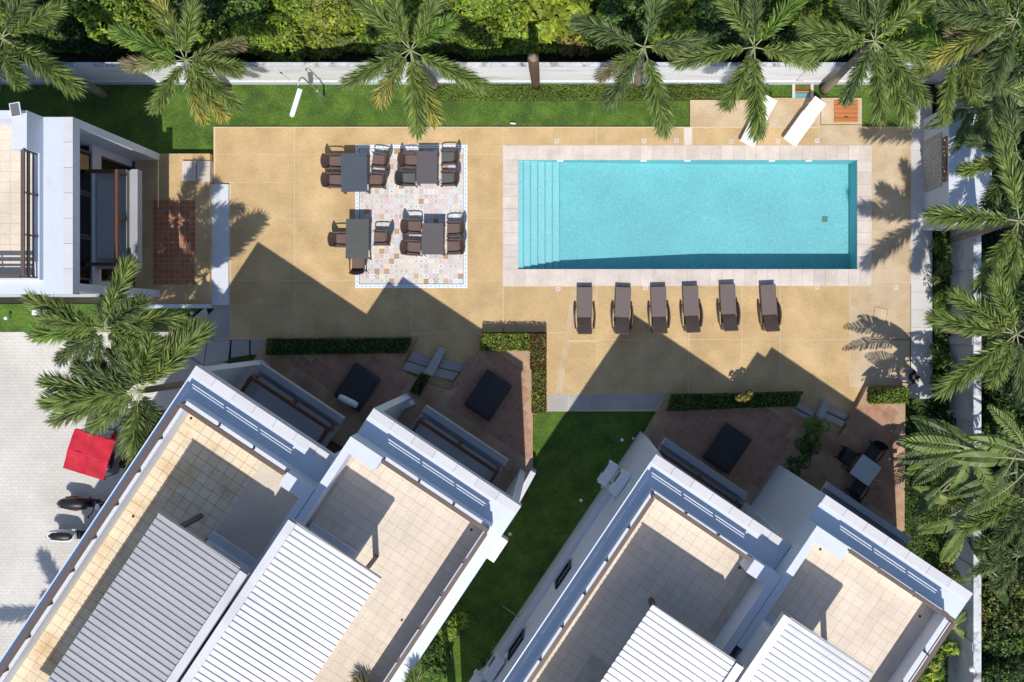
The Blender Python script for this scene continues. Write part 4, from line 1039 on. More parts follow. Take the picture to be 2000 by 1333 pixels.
for (hx, hy, hz, s_) in ((.27,.23,.90,1),(.10,-.24,.84,-1)):
    b = MB().sphere((hx+.03,hy,hz-.02), .045, .02, .04, 8, 6)
    for k, ln in enumerate((.060,.072,.078,.066)):
        yy = hy+(-.018+.012*k)*.9; b.tube([(hx+.05,yy,hz-.03),(hx+.05+ln*.5,yy,hz-.06),(hx+.045+ln*.7,yy,hz-.06-ln*.4)], [.008,.007,.005], 6)
    b.tube([(hx+.02,hy-s_*.02,hz-.01),(hx+.05,hy-s_*.045,hz-.03),(hx+.07,hy-s_*.05,hz-.05)], [.009,.008,.006], 6)
    put('hand', b, SKIN, t)
bx_, by_, _ = G(1771, 727, .8)
tb = MB(); tb.box(-.14,.14,-.05,.05,.0,.26); thing_mesh('shoulder_bag', tb, BAGM, 'pale grey bag carried at the side of the person on the walkway', 'bag', loc=(bx_, by_, .72), rot=(0,0,R(-55)))
# ------------------------------------------------------------------ foliage
def leaf_mesh(name, P, Nn, size, m, tint=None, asp=.5, fold=True):
    """many leaves at points P facing Nn; every leaf is a small folded kite"""
    n = len(P); P = np.asarray(P); Nn = np.asarray(Nn); Nn = Nn/np.linalg.norm(Nn, axis=1, keepdims=True)
    rv = rng.normal(size=(n, 3)); a = np.cross(Nn, rv); a /= np.linalg.norm(a, axis=1, keepdims=True); b = np.cross(Nn, a)
    s = size*rng.uniform(.6, 1.35, (n, 1)) if not hasattr(size, 'shape') else size
    V = np.stack([P - a*s*.5, P + b*s*asp*.5 + a*s*.05 + Nn*s*.06, P + a*s*.6 - Nn*s*.12, P - b*s*asp*.5 + a*s*.05 + Nn*s*.06], 1).reshape(-1, 3)
    me = bpy.data.meshes.new(name); me.vertices.add(4*n); me.vertices.foreach_set('co', V.ravel().astype('f'))
    me.loops.add(4*n); me.loops.foreach_set('vertex_index', np.arange(4*n, dtype='i'))
    me.polygons.add(n); me.polygons.foreach_set('loop_start', np.arange(0, 4*n, 4, dtype='i')); me.polygons.foreach_set('loop_total', np.full(n, 4, 'i'))
    ms = m if isinstance(m, (list, tuple)) else [m]
    for x in ms: me.materials.append(x)
    if len(ms) > 1: me.polygons.foreach_set('material_index', rng.integers(0, len(ms), n).astype('i'))
    me.update(calc_edges=True)
    at = me.attributes.new('tint', 'FLOAT', 'FACE')
    tv = (tint if tint is not None else 1)*rng.uniform(.62, 1.42, n)
    at.data.foreach_set('value', np.asarray(tv, 'f')); return me
def set_tint(me, lo=.75, hi=1.3):
    at = me.attributes.new('tint', 'FLOAT', 'FACE'); at.data.foreach_set('value', rng.uniform(lo, hi, len(me.polygons)).astype('f')); return me

# ---- foxtail palm fronds: leaflets stand all round the stalk like a brush
def frond_curve(t, droop): return np.array([t*math.cos(droop*t*.6), 0, .10*t - droop*t*t*.55])
def frond(seed, m, ln=2.5, droop=.35, dens=50, per=8, ll=.64, m2=None):
    """brush of strap leaflets; the last ones fan out so that the end is round"""
    g = np.random.default_rng(seed); V = []; F = []; MI = []
    def q(v, f):
        o = len(V); V.extend(v); F.extend([tuple(i+o for i in x) for x in f])
    side = np.array([0,1,0.])
    for i in range(dens):
        t = .13 + .87*(i+.5)/dens; p = frond_curve(t, droop)*ln
        p2 = frond_curve(min(1.02, t+.02), droop)*ln; d = (p2-p)/np.linalg.norm(p2-p); up = np.cross(d, side)
        L_ = ll*min(1, .45+(t-.16)*2.2)*(1 if t < .85 else 1-.35*(t-.85)/.15)
        for k in range(per):
            ang = 2*PI*(k+.5*(i % 2))/per + g.normal()*.25
            sw = g.uniform(.80, 1.20)*(1-.35*t) if t < .93 else g.uniform(.15, 1.0)
            r_ = math.cos(ang)*side*1.0 + math.sin(ang)*up*.8
            dirv = r_*math.sin(sw) + d*math.cos(sw); dirv /= np.linalg.norm(dirv)
            l = L_*g.uniform(.75, 1.15); sag = -l*g.uniform(.05, .22)
            tip = p + dirv*l + np.array([0,0,sag]); mid = p + dirv*l*.55 + np.array([0,0,sag*.15])
            w = np.cross(dirv, np.array([0,0,1.])); nw = np.linalg.norm(w); w = w/nw if nw > 1e-3 else side
            th = g.uniform(-.9, .9); w = w*math.cos(th) + np.cross(dirv, w)*math.sin(th); w *= .022
            q([p-w*.6, p+w*.6, mid+w, tip, mid-w], [(0,1,2,4),(4,2,3)])
            MI += [2 if (m2 and g.random() < (t-.35)*1.9) else 0]*2
    me = bpy.data.meshes.new('frond'); me.from_pydata([tuple(v) for v in V], [], F); nf = len(F)
    # stalk
    b = MB(); pts = [tuple(frond_curve(t, droop)*ln) for t in (0,.15,.3,.5,.7,.85,1.0)]
    b.tube(pts, [.028,.023,.020,.017,.014,.010,.005], 5)
    V2 = [tuple(v) for v in V]+b.v; F2 = F+[tuple(i+len(V) for i in f) for f in b.f]
    me = bpy.data.meshes.new('frond'); me.from_pydata(V2, [], F2); me.materials.append(m); me.materials.append(STALK); me.materials.append(m2 or m)
    me.polygons.foreach_set('material_index', MI+[1]*len(b.f)); me.update()
    at = me.attributes.new('tint', 'FLOAT', 'FACE'); at.data.foreach_set('value', np.concatenate([np.repeat(g.uniform(.40, 1.75, nf//2+1), 2)[:nf], np.ones(len(b.f))]).astype('f'))
    return me
FM = {}
for k, m, m2 in (('g', FR_G, None), ('d', FR_D, None), ('l', FR_L, None), ('y', FR_G, FR_Y), ('b', FR_G, FR_B)):
    FM[k] = [frond(3+ord(k), m, droop=.28, m2=m2), frond(40+ord(k), m, droop=.45, m2=m2)] + ([frond(80+ord(k), m, droop=.12)] if k in 'gd' else [])

def palm(crown, h, base, fr, label, stub=False, trunk_r=.13):
    """crown: photo point of the crown, h its height; base: photo point of the foot; fr: (angle, photo length, kind, tilt)"""
    c = Vector(G(crown[0], crown[1], h)); b0 = Vector(G(base[0], base[1], -.1))
    t = empty('palm_tree', b0, 0, label, 'palm tree'); cl = c-b0
    hs = h-.95
    pts = []; rad = []
    for i in range(9):
        q = i/8; bend = q*q*(3-2*q)*.25+q*.75
        pts.append((cl.x*bend, cl.y*bend, (hs+.1)*q)); rad.append(trunk_r*(1.35-.5*q if q < .3 else 1.2-.35*q))
    put('trunk', MB().tube(pts, rad, 12), BARK, t, smooth=True)
    e = Vector(pts[-1])
    put('crownshaft', MB().tube([e, e.lerp(cl, .6), cl+Vector((0,0,.1))], [.12,.10,.06], 10), SHAFT, t, smooth=True)
    lenw = (1-h/CAM_H)/50.0
    for i, f in enumerate(fr):
        ang, pl, kd = f[0], f[1], f[2]; tilt = f[3] if len(f) > 3 else random.uniform(-8, 28)
        me = random.choice(FM[kd]); w = pl*lenw
        o = link('frond', me, t, cl+Vector((0,0,random.uniform(-.05,.08))), Euler((R(random.uniform(-25,25)), -R(tilt), R(ang)), 'XYZ'))
        s = w/2.72/(.92*math.cos(R(abs(tilt)*.8))); wd_ = (.5+.5*s if s < 1 else s*.96)*random.uniform(.80, .98); o.scale = (s, wd_, wd_)
    return t
palm((5,75), 7.5, (205,187), [(25,130,'g'),(48,120,'d'),(-28,120,'g'),(-33,178,'g',5),(-62,110,'g'),(-100,120,'d'),(100,120,'d'),(160,130,'g'),(200,130,'g')], 'palm at the top left corner reaching over the dark lawn')
palm((362,117), 5.6, (443,181), [(160,125,'l',20),(112,125,'y',10),(72,100,'g',30),(18,112,'b',0),(-12,118,'g'),(-42,130,'g',-5),(-60,125,'y',-12),(-82,118,'y',-10),(-122,115,'g',5),(188,120,'b',5)], 'palm with yellowing fronds left of the tall garden lamp')
palm((802,98), 6.0, (850,170), [(137,145,'g'),(112,100,'g',35),(58,125,'g',20),(28,100,'l',30),(208,142,'g',0),(-27,158,'g',0),(-128,122,'y',-10),(-86,155,'g',-8),(-74,140,'y',-15),(170,70,'d',-5)], 'palm spreading over the wall above the dining tables')
palm((1258,92), 5.6, (1246,164), [(160,140,'d',8),(74,140,'d',25),(8,115,'d',0),(-2,100,'b',-10),(216,105,'b',0),(238,128,'d',-5),(-74,165,'g',-5)], 'slim palm with few fronds above the pool steps')
palm((1473,92), 5.6, (1450,166), [(128,130,'g',15),(45,140,'l',25),(190,150,'g',-5),(-12,125,'g',-5),(-112,125,'g',-8),(-87,165,'g',-5),(95,120,'d',30)], 'palm whose frond hangs over the left white sunbed')
palm((1708,80), 7.0, (1609,178), [(172,140,'g',5),(190,150,'g',0),(88,130,'d',20),(40,145,'g',15),(-22,130,'g',5),(-50,150,'g',0),(-84,150,'g',-5),(-115,125,'d',-12),(130,120,'d',25),(-62,165,'g',-10)], 'palm with a leaning pale trunk near the foot bath')
palm((1862,112), 4.8, (1778,172), [(150,95,'l',10),(98,118,'y',20),(52,120,'y',10),(-22,110,'y',-5),(-55,105,'g',-8),(-96,118,'g',-8),(200,80,'g',0),(-38,110,'g')], 'yellow green palm above the grey shower block')
palm((202,642), 7.0, (360,640), [(66,140,'g',10),(157,148,'g',5),(186,142,'l',0),(10,150,'g',5),(228,110,'d',-15),(-48,105,'d',-15),(200,90,'d',-20),(-15,120,'g',-5),(100,70,'d',-15),(170,110,'g',18),(30,110,'d',20),(212,120,'d',-10),(-30,120,'d',-12),(250,90,'d',-18)], 'palm beside the left villa, its fronds over the white steps')
palm((274,764), 6.8, (414,742), [(176,180,'g',5),(198,178,'g',0),(-97,178,'g',0),(66,115,'g',30),(41,178,'g',10),(150,120,'d',-10),(-80,120,'d',-15),(60,150,'g',0),(214,140,'g',-8),(187,165,'g',12),(52,165,'g',5),(130,110,'d',-5),(100,100,'g',10),(-60,90,'d',-20),(160,130,'d',0),(-110,140,'d',-10)], 'tall palm over the red tricycle by the driveway')
palm((1990,432), 6.3, (1856,471), [(176,172,'g',5),(-120,150,'g',0),(105,165,'g',10),(-95,160,'g'),(60,120,'g'),(0,130,'g'),(-40,130,'g')], 'palm leaning in from the right edge below the shower block')
palm((1985,652), 7.2, (1838,642), [(172,165,'g',5),(148,140,'g',0),(216,185,'g',5),(250,110,'g',-5),(120,120,'g'),(280,130,'d'),(30,120,'g'),(-30,120,'g'),(120,90,'d',-15)], 'palm at the right edge beside the round leaf shadow')
palm((-50,1587), 7.0, (150,1420), [(119,150,'g',5),(184,175,'g',5),(95,90,'g'),(150,80,'d'),(60,110,'g'),(20,110,'g'),(-40,120,'g'),(-90,110,'g'),(225,100,'g')], 'palm just below the bottom left corner whose frond shadows fall on the driveway')
palm((820,1448), 7.6, (885,1370), [(95,130,'g',5),(60,110,'g',0),(138,165,'b',0),(20,120,'g',0),(165,120,'g'),(-60,120,'g')], 'palm whose frond tips show at the bottom beside the villa ledge')
# jungle palms on the right side
palm((1985,40), 7.5, (1850,140), [(175,150,'d',5),(205,170,'y',0),(-110,140,'d',0),(140,120,'g'),(190,120,'b',-10),(-60,120,'g'),(90,120,'d')], 'broad dark palm in the top right corner')
palm((2005,975), 4.0, (1960,945), [(175,95,'g',0),(205,135,'g',0),(235,100,'d',0),(-95,100,'d')], 'shaded palm in the jungle right of the torn banana leaves')
palm((1988,1085), 3.5, (1950,1050), [(160,80,'d',0),(200,90,'d',0),(240,80,'d',0),(100,80,'d')], 'dark palm in the jungle beside the corner of the last villa')
palm((1985,300), 5.5, (1900,330), [(165,90,'d',0),(200,110,'g',0),(240,120,'d',0),(100,110,'d'),(-60,120,'d')], 'small dark palm behind the roof of the shower block')
palm((1935,210), 3.8, (1900,230), [(150,90,'d',0),(60,90,'d',0),(240,80,'g',0),(-30,90,'d')], 'low palm between the yellow green palm and the shower block')

# cut trunk
b0 = Vector(G(1047,171,-.1)); c = Vector(G(1041,112,4.3))-b0
t = empty('cut_palm_trunk', b0, 0, 'bare cut palm trunk standing alone against the white wall', 'tree trunk')
put('trunk', MB().tube([(0,0,0),(c.x*.3,c.y*.3,1.2),(c.x*.7,c.y*.7,2.9),(c.x,c.y,4.3)], [.15,.17,.19,.20], 12), BARKD, t, smooth=True)
put('frayed_top', MB().tube([(c.x,c.y,4.3),(c.x+.05,c.y+.05,4.5)], [.17,.04], 7), BARK, t)

# ---- banana and traveller's palm leaves
def big_leaf(seed, m, ln=1.7, w=.30, tears=14, torn=.5):
    g = np.random.default_rng(seed); b = MB(); 
    def cv(t): return Vector((t*ln*.95, 0, .28*ln*t-.42*ln*t*t))
    for s_ in (-1, 1):
        t0 = .04
        while t0 < .98:
            t1 = min(1, t0 + g.uniform(.5, 1.6)/tears); gap = .35*(t1-t0) if g.random() < torn else 0
            vs = []; dz = g.uniform(-.12, .05); k = 3
            for i in range(k+1):
                t = t0+(t1-t0-gap)*i/k; p = cv(t); wd = w*(math.sin(PI*min(1, .06+t*.95))**.55)
                sw = .10+.10*t
                vs += [tuple(p), (p.x+sw, s_*wd*.6, p.z+.04), (p.x+sw*1.4, s_*wd, p.z-.04+dz*wd*2)]
            fs = []
            for i in range(k):
                for j in range(2): fs.append((3*i+j, 3*i+j+1, 3*i+j+4, 3*i+j+3))
            b.add(vs, fs, 0); t0 = t1
    pts = [tuple(cv(t)) for t in (-.35,0,.3,.6,1.0)]
    b.tube(pts, [.04,.03,.022,.014,.005], 5, mi=1)
    me = b.mesh('leaf', [m, STALK]); return set_tint(me, .8, 1.25)
BL = [big_leaf(5, BANANA), big_leaf(6, BANANA, torn=.9, tears=22), big_leaf(7, BANANA_D, torn=.3), big_leaf(8, BANANA_D, torn=.9, tears=22), big_leaf(9, BANANA, torn=.1)]
def banana(pos, leaves, label, name='banana_plant', h=2.2):
    b0 = Vector(G(pos[0], pos[1], -.1)); t = empty(name, b0, 0, label, 'banana plant')
    put('stem', MB().tube([(0,0,0),(0,0,h*.5),(0,0,h)], [.14,.11,.08], 8), SHAFT, t)
    for (px, py, hh, ang, s, k, tilt) in leaves:
        p = Vector(G(px, py, hh))-b0; o = link('leaf', BL[k], t, p, Euler((R(random.uniform(-25,25)), -R(tilt), R(ang))), s)
        put('leaf_stalk', MB().tube([(0,0,h*.9), (p.x*.5, p.y*.5, h*.9+(p.z-h*.9)*.7), tuple(p)], [.04,.035,.03], 5), STALK, t)
    return t
banana((1835,880), [(1885,905,4.8,165,1.05,1,10),(1868,893,5.0,200,.95,0,0),(1890,900,4.6,250,.8,4,-5),(1900,890,5.2,300,.8,0,0),(1905,880,5.0,150,1.1,2,20),(1840,950,3.6,225,.8,2,0),(1840,960,3.4,180,.7,4,0),(1890,1010,3.4,200,.9,0,0),(1880,1030,3.2,240,.8,4,0),(1895,1000,3.0,330,.7,2,0),(1868,880,5.6,185,1.15,3,12),(1880,872,5.8,172,1.2,1,15),(1872,868,5.5,150,1.0,2,10),(1862,890,5.2,215,.9,3,0)],
       'traveller palm with torn pale green leaves over the right boundary wall', 'traveller_palm', 3.2)
banana((1905,850), [(1975,895,5.5,178,1.1,4,5),(1990,880,5.6,165,1.0,0,5),(2000,870,5.2,130,1.0,1,10),(1960,930,4.8,200,1.0,2,0),(1985,940,4.4,215,1.1,1,0),(1975,905,5.0,235,.9,2,0)],
       'banana plant with wide bright leaves at the right edge', h=3.4)
banana((1880,215), [(1900,205,3.2,150,.8,4,5),(1895,215,3.0,200,.9,2,0),(1905,200,3.4,300,.9,0,0),(1915,195,3.2,20,.8,4,0),(1900,215,3.1,250,.9,2,-5),(1905,210,3.3,-20,1.0,1,0)],
       'banana plant with glossy leaves above the shower block roof')
banana((1940,170), [(1960,180,4.6,20,1.0,1,5),(1955,170,4.8,80,1.1,3,5),(1960,175,4.8,-30,1.0,0,0),(1950,175,4.4,160,.9,3,0),(1955,180,4.6,250,1.0,3,0)], 'banana plant with dark and yellow leaves near the top right corner')
banana((1850,1215), [(1862,1215,1.8,120,.5,4,0),(1862,1220,1.9,40,.5,0,0),(1860,1222,1.8,-40,.5,4,0),(1855,1225,1.8,220,.5,0,0),(1858,1220,2.0,170,.5,1,0),(1860,1212,2.0,80,.45,4,5)], 'small leafy banana clump between the last villa and the wall', h=1.3)
banana((1885,1010), [(1868,985,3.0,160,.8,4,0),(1862,1005,2.8,205,.9,1,0),(1880,1030,2.8,250,.8,0,0),(1905,1000,3.2,20,.7,2,0),(1890,985,3.2,80,.7,3,5)], 'tattered banana plant hanging over the wall above the last villa', h=2.0)
banana((1925,1120), [(1925,1120,2.4,200,.7,3,0),(1930,1110,2.6,120,.7,2,0),(1935,1125,2.5,-60,.7,3,0)], 'small dark banana plant in the jungle beside the last villa', h=1.8)
# fan palm
def fan(label, px, py, hh, s):
    p = G(px, py, hh); t = empty('fan_palm', G(px-8, py, -.1), 0, label, 'palm')
    b0 = Vector(t.location); cl = Vector(p)-b0
    put('trunk', MB().tube([(0,0,0), tuple(cl)], [.07,.05], 8), BARK, t)
    for q in range(7):
        b = MB(); n = 22
        for i in range(n):
            a = R(-75+150*i/(n-1)); l = s*(1-.15*abs(a)/1.3)
            d = Vector((math.cos(a), math.sin(a), 0)); e = Vector((-d.y, d.x, 0))*.028*s
            b.add([(0,0,0), tuple(d*l*.55-e+Vector((0,0,.02))), tuple(d*l+Vector((0,0,-.15*l))), tuple(d*l*.55+e+Vector((0,0,-.02)))], [(0,1,2,3)])
        me = set_tint(b.mesh('fan_leaf', LF_Y)); link('fan_leaf', me, t, cl, Euler((0, R(random.uniform(-15,25)), R(q*51+random.uniform(-10,10)))))
    return t
fan('small fan palm standing against the shaded boundary wall', 1862, 962, 2.2, .95)

# ---- leafy masses
def blob_points(blobs, dens, shell=.75):
    Ps = []; Ns = []; T = []
    for (x, y, z, r, rz, tn) in blobs:
        n = int(dens*r*r*6); d = rng.normal(size=(n, 3)); d[:, 2] = np.abs(d[:, 2])*1.0-.15; d /= np.linalg.norm(d, axis=1, keepdims=True)
        rr = rng.uniform(shell, 1.05, (n, 1))**.6
        P = np.array([x, y, z]) + d*rr*np.array([r, r, rz]); Ps.append(P); nn = d+rng.normal(size=(n, 3))*.55; nn[:, 2] += .5; Ns.append(nn); T.append(np.full(n, tn))
    return np.concatenate(Ps), np.concatenate(Ns), np.concatenate(T)
def shrub(px, py, rad, hgt, m, label, leaf=.16, dens=150, nb=7, cat='shrub', asp=.5, name='shrub', zb=-.2, sq=1.0):
    b0 = Vector(G(px, py, hgt*.6)); b0.z = zb
    if py < 110 and px < 1870: b0.y = max(b0.y, wy+.3+rad*1.2)
    if px > 1895: b0.x = max(b0.x, wx+.4+rad*1.1)
    t = empty(name, b0, 0, label, cat); blobs = []
    for i in range(nb):
        a = random.uniform(0, 2*PI); q = math.sqrt(random.random())*rad*.75; r_ = rad*random.uniform(.28, .5)
        blobs.append((q*math.cos(a)*sq, q*math.sin(a), hgt*random.uniform(.35, .8), r_, hgt*.33*random.uniform(.7,1.2), random.uniform(.75, 1.25)))
    P, Nn, T = blob_points(blobs, dens); link('foliage', leaf_mesh('foliage', P, Nn, leaf, m, T, asp), t)
    s = MB(); [s.tube([(0,0,0), (b_[0]*.5, b_[1]*.5, b_[2]*.6), (b_[0], b_[1], b_[2])], [.06,.04,.02], 5) for b_ in blobs]
    put('branches', s, BARKD, t)
    c2 = MB(); [c2.sphere((b_[0], b_[1], b_[2]-.05), b_[3]*.66, b_[3]*.66, b_[4]*.62, 8, 6) for b_ in blobs]
    return t
sh = [ (70,25,2.2,3.2,[LF_D,LF_G],'dark bush behind the fronds at the top left corner',.16),
 (150,80,2.0,2.2,[LF_D],'very dark bush just behind the wall left of the second palm',.15),
 (215,20,1.7,3.6,[LF_G,LF_L],'lime speckled tree top at the top left',.17),
 (290,30,1.5,3.4,[LF_L,LF_G],'bright lime bush between the two leftmost palms',.16),
 (430,30,1.9,3.8,[LF_D,LF_G],'dark tree top right of the yellowing palm',.15),
 (470,75,1.2,2.6,[LF_G,LF_L],'green bush spilling towards the wall near the yellowing palm',.15),
 (545,35,1.7,2.2,[LF_L,LF_G],'lime green vine covered mound above the tall lamp',.17),
 (615,20,1.5,2.0,[LF_L,LF_Y],'yellow green mound between the lamp and the third palm',.18),
 (640,70,1.1,1.1,[LF_G,LF_L],'low green mound beside the dry fronds',.14),
 (905,55,1.6,1.4,[LF_Y,LF_G],'olive undergrowth right of the third palm',.13),
 (965,25,1.6,1.8,[LF_G,LF_L],'mottled green bush left of the cut trunk',.15),
 (1075,22,1.4,2.0,[LF_L],'bush of large round lime leaves above the cut trunk',.34),
 (1135,60,1.0,1.2,[LF_Y,LF_BR],'dry olive bush between the cut trunk and the slim palm',.15),
 (1210,25,1.5,3.0,[LF_D,LF_G],'dark green bush behind the slim palm',.16),
 (1335,35,1.3,2.4,[LF_L,LF_G],'bright bush between the slim palm and its right neighbour',.18),
 (1410,20,1.4,3.6,[LF_D],'dark tree top behind the palm over the sunbed',.15),
 (1530,35,1.3,3.0,[LF_G,LF_D],'green bush right of the palm over the sunbed',.16),
 (1620,25,1.4,3.4,[LF_G,LF_L],'leafy green bush left of the leaning palm',.16),
 (1760,20,1.6,3.2,[LF_G,LF_L],'green tree top between the leaning palm and the yellow green palm',.15),
 (1900,20,1.6,3.2,[LF_D,LF_G],'dark bush left of the top right corner palm',.16),
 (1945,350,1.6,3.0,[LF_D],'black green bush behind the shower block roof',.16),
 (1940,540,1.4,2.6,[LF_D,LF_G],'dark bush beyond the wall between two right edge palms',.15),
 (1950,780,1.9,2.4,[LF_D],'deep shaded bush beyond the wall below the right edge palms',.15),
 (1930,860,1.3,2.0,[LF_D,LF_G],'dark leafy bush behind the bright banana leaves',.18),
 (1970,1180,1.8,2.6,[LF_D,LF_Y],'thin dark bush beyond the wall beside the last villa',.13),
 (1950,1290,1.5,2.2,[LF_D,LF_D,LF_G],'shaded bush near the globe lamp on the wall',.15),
 (1925,1200,.45,1.6,[LF_BR,LF_Y,LF_D],'small clump of dry orange leaves beyond the wall',.2),
]
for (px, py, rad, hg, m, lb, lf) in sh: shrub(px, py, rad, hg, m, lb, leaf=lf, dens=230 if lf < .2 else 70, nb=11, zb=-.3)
# planting inside the right wall
for (px, py, rad, hg, m, lb, lf) in [
 (1843,480,.5,1.5,[LF_G,LF_D],'bushy green shrub in the bed below the leaning trunk',.10), (1842,535,.5,1.5,[LF_G,LF_D],'green shrub in the bed second below the leaning trunk',.10),
 (1842,590,.45,1.4,[LF_G],'green shrub in the bed beside the palm shadow',.10), (1840,700,.55,1.3,[LF_D,LF_G],'dark shrub in the bed beside the walkway',.12),
 (1838,755,.6,1.2,[LF_D,LF_G],'dark shrub leaning towards the person',.12), (1848,820,.5,1.0,[LF_D],'low dark shrub in the shaded corner lawn',.13),
 (1800,865,.5,1.6,[LF_D,LF_G],'broad leaved shrub above the torn banana leaf',.2), (1850,1130,.5,1.5,[LF_G,LF_Y],'leafy shrub between the wall and the last villa roof',.17),
 (1858,1090,.4,1.4,[LF_G,LF_L],'small shrub under the corner of the torn leaves',.16), (1842,1270,.6,1.6,[LF_L,LF_G],'bright long leaved shrub at the bottom beside the last villa',.3),
 (1815,1310,.5,1.6,[LF_L,LF_G],'bright shrub at the bottom edge beside the last villa roof',.26), (1568,868,.62,1.3,[LF_G,LF_D],'dark green bush between the two right patios',.12),
 (1590,832,.50,1.2,[LF_G],'upper tuft of the bush at the foot of the right stone steps',.11), (1548,902,.52,1.3,[LF_D,LF_G],'lower end of the bush between the two right patios',.12),
 (880,1215,.7,1.0,[LF_G,LF_L],'low green plants at the foot of the sunlit ledge wall',.15), (850,1290,.9,1.2,[LF_G,LF_D],'dappled green plants on the lawn near the bottom',.16), (960,1300,.5,.8,[LF_D,LF_G],'shaded plants beside the lowest air conditioners',.14)]:
    shrub(px, py, rad, hg, m, lb, leaf=lf, dens=420 if lf < .16 else 160, nb=7, zb=-.1 if px > 1700 or px < 1400 else .3, asp=.35)

# hedges: clipped boxes of leaves on a planter
def hedge(rects, h, zb, m, label, dens=900, leaf=.085, planter=None, cat='hedge', core=True):
    t = empty('hedge', G(*rects[0][0], 0), 0, label, cat); o = Vector(t.location)
    Ps = []; Ns = []
    cb = MB()
    for q in rects:
        w = [Vector((*G(*p)[:2], 0)) for p in q]; ar = abs((w[1]-w[0]).cross(w[3]-w[0]).z)
        n = int(dens*ar); a = rng.random((n, 1)); b_ = rng.random((n, 1))
        W_ = [np.array(x) for x in w]
        P = (1-a)*(1-b_)*W_[0]+a*(1-b_)*W_[1]+a*b_*W_[2]+(1-a)*b_*W_[3]; P[:, 2] = zb+h-np.abs(rng.normal(size=n))*.07+rng.normal(size=n)*.025
        Ps.append(P); nn = rng.normal(size=(n, 3))*.6; nn[:, 2] += .8; Ns.append(nn)
        for i in range(4):
            p, r_ = W_[i], W_[(i+1) % 4]; ln = np.linalg.norm(r_-p); k = int(dens*ln*h*.8); s = rng.random((k, 1)); P = p+(r_-p)*s; P[:, 2] = zb+rng.random(k)*h
            cen = sum(W_)/4; d = (P-cen); d[:, 2] = 0; d /= np.linalg.norm(d, axis=1, keepdims=True)+1e-6
            P = P - d*np.abs(rng.normal(size=(k, 1)))*.04; Ps.append(P); Ns.append(d+rng.normal(size=(k, 3))*.5)
        cen = sum(w, Vector())/4; cb.prism([((cen+(p-cen)*.93-o).x, (cen+(p-cen)*.9-o).y) for p in w], zb, zb+h-.14)
    P = np.concatenate(Ps)-np.array([o.x, o.y, 0]); P[:, 2] -= 0
    link('leaves', leaf_mesh('leaves', P, np.concatenate(Ns), leaf, m, None, .42), t)
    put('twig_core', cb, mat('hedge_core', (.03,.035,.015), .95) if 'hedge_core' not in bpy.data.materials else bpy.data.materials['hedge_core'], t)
    return t
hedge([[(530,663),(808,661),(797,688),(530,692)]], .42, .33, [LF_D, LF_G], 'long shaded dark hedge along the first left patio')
hz = .33
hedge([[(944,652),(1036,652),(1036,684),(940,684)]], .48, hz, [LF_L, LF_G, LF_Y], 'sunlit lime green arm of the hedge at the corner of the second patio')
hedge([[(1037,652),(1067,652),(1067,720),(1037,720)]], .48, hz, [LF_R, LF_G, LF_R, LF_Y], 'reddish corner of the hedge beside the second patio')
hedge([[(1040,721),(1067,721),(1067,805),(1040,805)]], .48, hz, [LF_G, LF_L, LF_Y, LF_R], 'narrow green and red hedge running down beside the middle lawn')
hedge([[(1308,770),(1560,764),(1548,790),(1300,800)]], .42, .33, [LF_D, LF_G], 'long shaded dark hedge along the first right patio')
hedge([[(1692,756),(1763,756),(1763,786),(1688,786)]], .45, .33, [LF_G, LF_L], 'short sunlit hedge next to the person at the top of the last patio')
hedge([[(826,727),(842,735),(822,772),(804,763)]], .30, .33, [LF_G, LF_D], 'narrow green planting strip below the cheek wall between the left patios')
shrub(1444, 771, .34, .9, [LF_R, LF_L, LF_Y], 'sunlit red and yellow tuft growing out of the long dark hedge', leaf=.12, dens=700, nb=5, zb=.5)

# ground cover bed, grass tufts and undergrowth
def scatter(name, poly, n, zf, leaf, m, label, cat, tn=None, asp=.4, nz=.9):
    w = P2(*poly); xs_ = [p[0] for p in w]; ys_ = [p[1] for p in w]; f = inpoly(w)
    X_ = rng.uniform(min(xs_), max(xs_), n); Y_ = rng.uniform(min(ys_), max(ys_), n)
    k = np.array([f(a, b_) for a, b_ in zip(X_, Y_)]); X_, Y_ = X_[k], Y_[k]; Z = zf(X_, Y_)
    Nn = rng.normal(size=(len(X_), 3))*.6; Nn[:, 2] += nz
    me = leaf_mesh(name, np.stack([X_, Y_, Z], 1), Nn, leaf, m, tn(X_, Y_) if tn else None, asp)
    o = link(name, me); o['kind'] = 'stuff'; o['label'] = label; o['category'] = cat; return o
wob = lambda X_, Y_: np.sin(X_*1.3+Y_*.7)*.5+np.sin(X_*.47-Y_*1.9+1)*.5+np.sin(X_*3.1+1.7)*np.sin(Y_*2.7)*.4
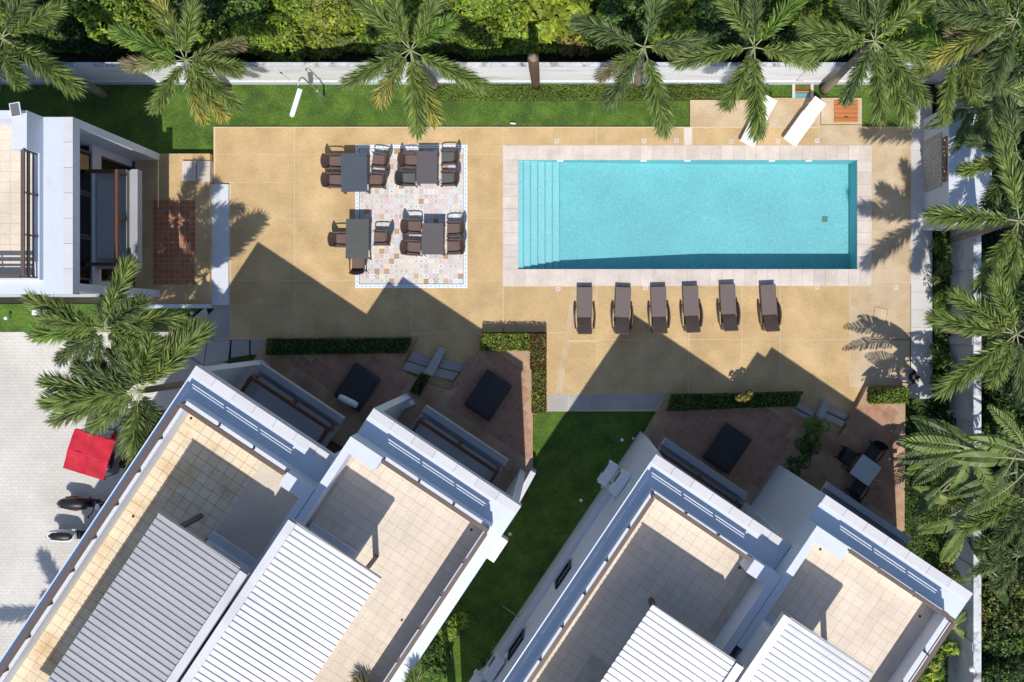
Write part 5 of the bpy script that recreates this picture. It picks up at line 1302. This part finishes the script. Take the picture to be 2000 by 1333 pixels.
scatter('ground_cover', [(852,148),(1500,148),(1500,193),(1348,193),(1347,195),(852,197)], 26000, lambda X_, Y_: -.07+rng.random(len(X_))*.22, .075, [LF_G, LF_Y, LF_G], 'low leafy ground cover in the bed below the white wall', 'ground cover', lambda X_, Y_: 1.0+.25*wob(X_, Y_))
zf = lambda X_, Y_: -.25 + (.55+.38*wob(X_, Y_))*np.clip((Y_-9.6)/1.2, .12, 1)*rng.uniform(.3, 1.0, len(X_))*1.5
scatter('undergrowth', [(-60,-60),(1880,-60),(1880,104),(-60,104)], 95000, zf, .15, [LF_G, LF_L, LF_Y, LF_G], 'bright tangled undergrowth just beyond the top wall', 'undergrowth', lambda X_, Y_: 1.2+.3*wob(X_*.8, Y_*1.2), 1.1)
scatter('undergrowth', [(-500,-900),(2600,-900),(2600,-60),(-500,-60)], 60000, zf, .17, [LF_G, LF_L, LF_Y, LF_D], 'tangled green undergrowth farther behind the top wall', 'undergrowth', lambda X_, Y_: 1.0+.35*wob(X_*.8, Y_*1.2), .5)
zf2 = lambda X_, Y_: -.25 + (.6+.4*wob(X_, Y_))*rng.uniform(.2, 1.0, len(X_))
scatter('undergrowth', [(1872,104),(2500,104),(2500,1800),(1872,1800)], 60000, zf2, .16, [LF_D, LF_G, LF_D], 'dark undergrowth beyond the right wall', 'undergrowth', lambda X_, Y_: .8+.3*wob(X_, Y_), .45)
scatter('creeping_plants', [(1766,790),(1866,790),(1866,1500),(1760,1500),(1760,1100)], 9000, lambda X_, Y_: -.1+rng.random(len(X_))*.25, .11, [LF_D, LF_G], 'low creeping plants in the shaded bed inside the right wall', 'ground cover')
scatter('creeping_plants', [(1823,450),(1862,450),(1862,790),(1823,790)], 5000, lambda X_, Y_: -.1+rng.random(len(X_))*.4, .11, [LF_D, LF_G], 'creeping plants in the narrow bed beside the walkway', 'ground cover')
# fallen dry fronds
for (px, py, a, s, lb) in [(700,72,200,.5,'brown fallen frond lying left of the third palm'), (580,28,110,.4,'rust coloured dead frond on the lime mound'), (735,60,35,.4,'pale broken frond stalk beside the third palm')]:
    x, y, z = G(px, py, .8)
    o = link('fallen_frond', FM['b'][0], None, (x, y, .9), (0, 0, R(a)), s); tag(o, lb, 'dead frond')
